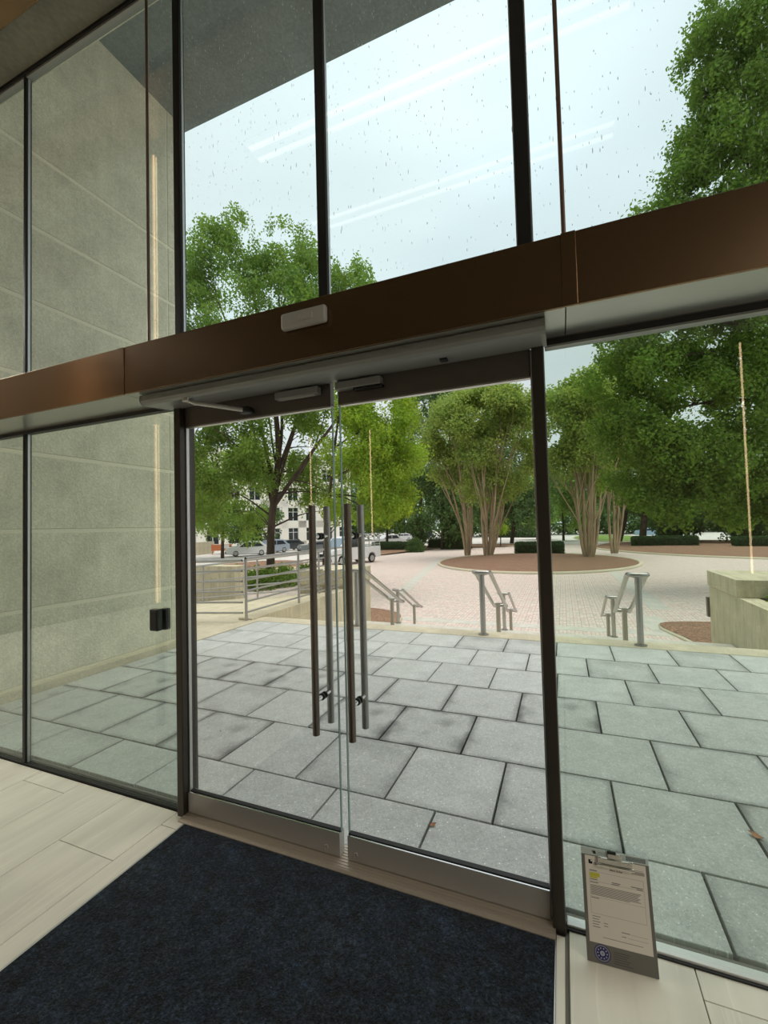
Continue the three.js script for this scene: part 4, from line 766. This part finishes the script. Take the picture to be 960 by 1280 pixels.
// ------------------------------------------------------------------ cars
const tyreM = std({ color: lin(0.015, 0.015, 0.016), roughness: 0.9 }), rimM = std({ color: lin(0.5, 0.5, 0.5), metalness: 0.8, roughness: 0.35 }), carGlass = std({ color: lin(0.03, 0.04, 0.05), roughness: 0.06 });
const paint = (r, g, b) => phys({ color: lin(r, g, b), roughness: 0.35, clearcoat: 1, clearcoatRoughness: 0.05 });
function wheel(x, z, r, parent) { const w = mesh('wheel', (() => { const g = new THREE.TorusGeometry(r * 0.76, r * 0.26, 8, 20); g.translate(x, r, z); return g; })(), tyreM, parent); mesh('rim', cyl(V(x, r, z - 0.09), V(x, r, z + 0.09), r * 0.66, r * 0.66, 16), rimM, w); }
function car(p, turn, m, label, group, suv = true) {
  const t = thing('parked_car', label, 'car', [p.x, GROUND, p.z], turn, group), h = suv ? 1.68 : 1.45;
  const side = [[-2.3, 0.35], [-2.32, 0.75], [-2.2, 0.98], [-1.1, 1.06], [-0.4, h - 0.06], [0.2, h], [1.4, h - 0.04], [2.05, 1.1], [2.28, 1.0], [2.32, 0.4], [1.85, 0.28], [1.8, 0.6], [1.55, 0.72], [1.25, 0.6], [1.2, 0.28], [-1.05, 0.28], [-1.1, 0.6], [-1.35, 0.72], [-1.6, 0.6], [-1.68, 0.28]];
  const g = extr(side, 1.62, { bevelEnabled: true, bevelSize: 0.08, bevelThickness: 0.1, bevelSegments: 2 }); g.translate(0, 0, -0.81); mesh('body', g, m, t);
  for (const z of [0.905, -0.93]) { const w = extr([[-0.95, 1.06], [-0.35, h - 0.14], [0.35, h - 0.1], [0.36, 1.05]], 0.025), w2 = extr([[0.46, 1.05], [0.46, h - 0.1], [1.3, h - 0.13], [1.78, 1.1]], 0.025); w.translate(0, 0, z); w2.translate(0, 0, z); mesh('window', [w, w2], carGlass, t); }
  const ws = new THREE.BoxGeometry(0.03, 0.66, 1.35); ws.rotateZ(-0.86); ws.translate(-0.83, 1.33, 0); mesh('windscreen', ws, carGlass, t);
  const rw = new THREE.BoxGeometry(0.03, 0.6, 1.3); rw.rotateZ(0.85); rw.translate(1.82, 1.38, 0); mesh('rear_window', rw, carGlass, t);
  for (const x of [-1.37, 1.52]) for (const z of [-0.82, 0.82]) wheel(x, z, 0.34, t);
  for (const z of [-0.62, 0.62]) { mesh('headlight', rbx(-2.42, -2.34, 0.72, 0.86, z - 0.18, z + 0.18, 0.03), rimM, t); mesh('tail_light', rbx(2.34, 2.41, 0.8, 1.0, z - 0.16, z + 0.16, 0.03), std({ color: lin(0.35, 0.02, 0.02), roughness: 0.3 }), t); }
  mesh('bumper', rbx(-2.42, -2.3, 0.32, 0.52, -0.8, 0.8, 0.04), tyreM, t);
}
const ground = (px, py) => onLevel(px, py, GROUND);
const dirAt = (px) => { const d = ray(px, 660); return Math.atan2(d.x, -d.z); };   // compass of a sight line
const across = (px) => -dirAt(px);      // turn that shows a car side-on
car(ground(309, 694.5), across(309) + 0.12, paint(0.78, 0.79, 0.8), 'white sport utility car parked across the street, wholly in view');
car(ground(338, 691), across(338) + 0.5, paint(0.36, 0.42, 0.5), 'pale blue-grey car parked behind the maple trunk');
car(ground(358, 688), across(358) + 0.4, paint(0.05, 0.055, 0.06), 'black car parked just past the maple trunk', null, false);
car(ground(398, 691), across(398) + 0.3, paint(0.13, 0.15, 0.16), 'dark grey car parked behind the first door pull', null, false);
car(ground(484, 681.5), across(484) + 0.5, paint(0.75, 0.75, 0.76), 'white car parked beyond the clipped hedge');
car(ground(501, 676), across(501) + 0.2, paint(0.7, 0.7, 0.72), 'white car in the second parking row near the red one', null, false);
car(ground(514, 673.2), across(512), paint(0.45, 0.04, 0.06), 'red car in the far parking row', null, false);
car(ground(529, 673.5), across(529) + 0.4, paint(0.04, 0.045, 0.06), 'black car in the far parking row', null, false);
car(ground(650, 669), across(650), paint(0.7, 0.7, 0.72), 'white car far away behind the clipped hedge at the turn', null, false);
car(ground(812, 670), across(812), paint(0.35, 0.5, 0.68), 'light blue car far behind the dark straight trunk', null, false);
{ // white work van with a ladder rack
  const p = ground(437, 704.5), t = thing('work_van', 'white work van with a ladder rack seen between the door pulls', 'van', [p.x, GROUND, p.z], across(437) + 0.75);
  const white = paint(0.8, 0.81, 0.82);
  const g = extr([[-2.7, 0.4], [-2.72, 0.95], [-2.55, 1.2], [-1.75, 1.34], [-1.05, 2.1], [-0.6, 2.2], [0.5, 2.2], [0.55, 1.3], [2.75, 1.3], [2.75, 0.55], [2.25, 0.5], [2.1, 0.85], [1.75, 0.95], [1.4, 0.85], [1.25, 0.5], [-1.2, 0.4], [-1.3, 0.75], [-1.65, 0.9], [-2.0, 0.75], [-2.15, 0.4]], 1.75, { bevelEnabled: true, bevelSize: 0.08, bevelThickness: 0.1, bevelSegments: 2 }); g.translate(0, 0, -0.875); mesh('body', g, white, t);
  const ws = new THREE.BoxGeometry(0.03, 0.98, 1.55); ws.rotateZ(-0.74); ws.translate(-1.46, 1.78, 0); mesh('windscreen', ws, std({ color: lin(0.2, 0.27, 0.33), roughness: 0.05 }), t);
  for (const z of [0.98, -1.0]) { const w = extr([[-1.4, 1.4], [-0.9, 2.02], [0.3, 2.05], [0.32, 1.4]], 0.02); w.translate(0, 0, z); mesh('window', w, carGlass, t); }
  mesh('grille', rbx(-2.86, -2.78, 0.62, 0.95, -0.6, 0.6, 0.03), tyreM, t); mesh('bumper', rbx(-2.88, -2.7, 0.36, 0.58, -0.95, 0.95, 0.05), std({ color: lin(0.05, 0.05, 0.055), roughness: 0.6 }), t);
  for (const z of [-0.75, 0.75]) { mesh('headlight', rbx(-2.84, -2.74, 0.85, 1.08, z - 0.16, z + 0.16, 0.03), rimM, t); const mir = mesh('mirror', rbx(-1.35, -1.2, 1.4, 1.7, z * 1.5 - 0.1, z * 1.5 + 0.1, 0.04), tyreM, t); void mir; }
  for (const x of [-1.67, 1.75]) for (const z of [-0.86, 0.86]) wheel(x, z, 0.38, t);
  for (const z of [-0.95, 0.95]) { for (const y of [1.55, 1.85, 2.15, 2.4]) mesh('rack_bar', cyl(V(0.7, y, z), V(2.75, y, z), 0.035), rimM, t); for (const x of [0.75, 1.4, 2.05, 2.7]) mesh('rack_post', cyl(V(x, 1.3, z), V(x, 2.42, z), 0.035), rimM, t); }
  for (const x of [0.75, 2.7]) mesh('rack_bar', cyl(V(x, 2.4, -0.95), V(x, 2.4, 0.95), 0.035), rimM, t);
}
// fallen leaves on the pavers
seed(600);
for (const [px, py, s, lab] of [[945, 1045, 0.030, 'curled orange fallen leaf on the paver past the clipboard'], [541, 1031, 0.020, 'brown leaf scrap on the paver joint before the second door'], [276, 914, 0.012, 'dark leaf scrap on the paver before the first door']]) {
  const p = onLevel(px, py, 0.004), t = mesh('fallen_leaf', (() => { const g = new THREE.PlaneGeometry(2, 1.3, 6, 4), q = g.attributes.position; for (let i = 0; i < q.count; i++) { const x = q.getX(i), y = q.getY(i), w = Math.sqrt(Math.max(0, 1 - x * x)) * (0.8 + 0.25 * Math.cos(5 * x)); q.setXYZ(i, x * s, 0.25 * s * (x * x + y * y) + 0.1 * s * Math.sin(3 * x), y * w * s); } g.computeVertexNormals(); return g; })(), std({ color: lin(0.42, 0.2, 0.1), roughness: 0.9, side: THREE.DoubleSide }));
  t.position.copy(p); t.rotation.y = px; tag(t, lab, 'leaf');
}
renderer.render(scene, camera);
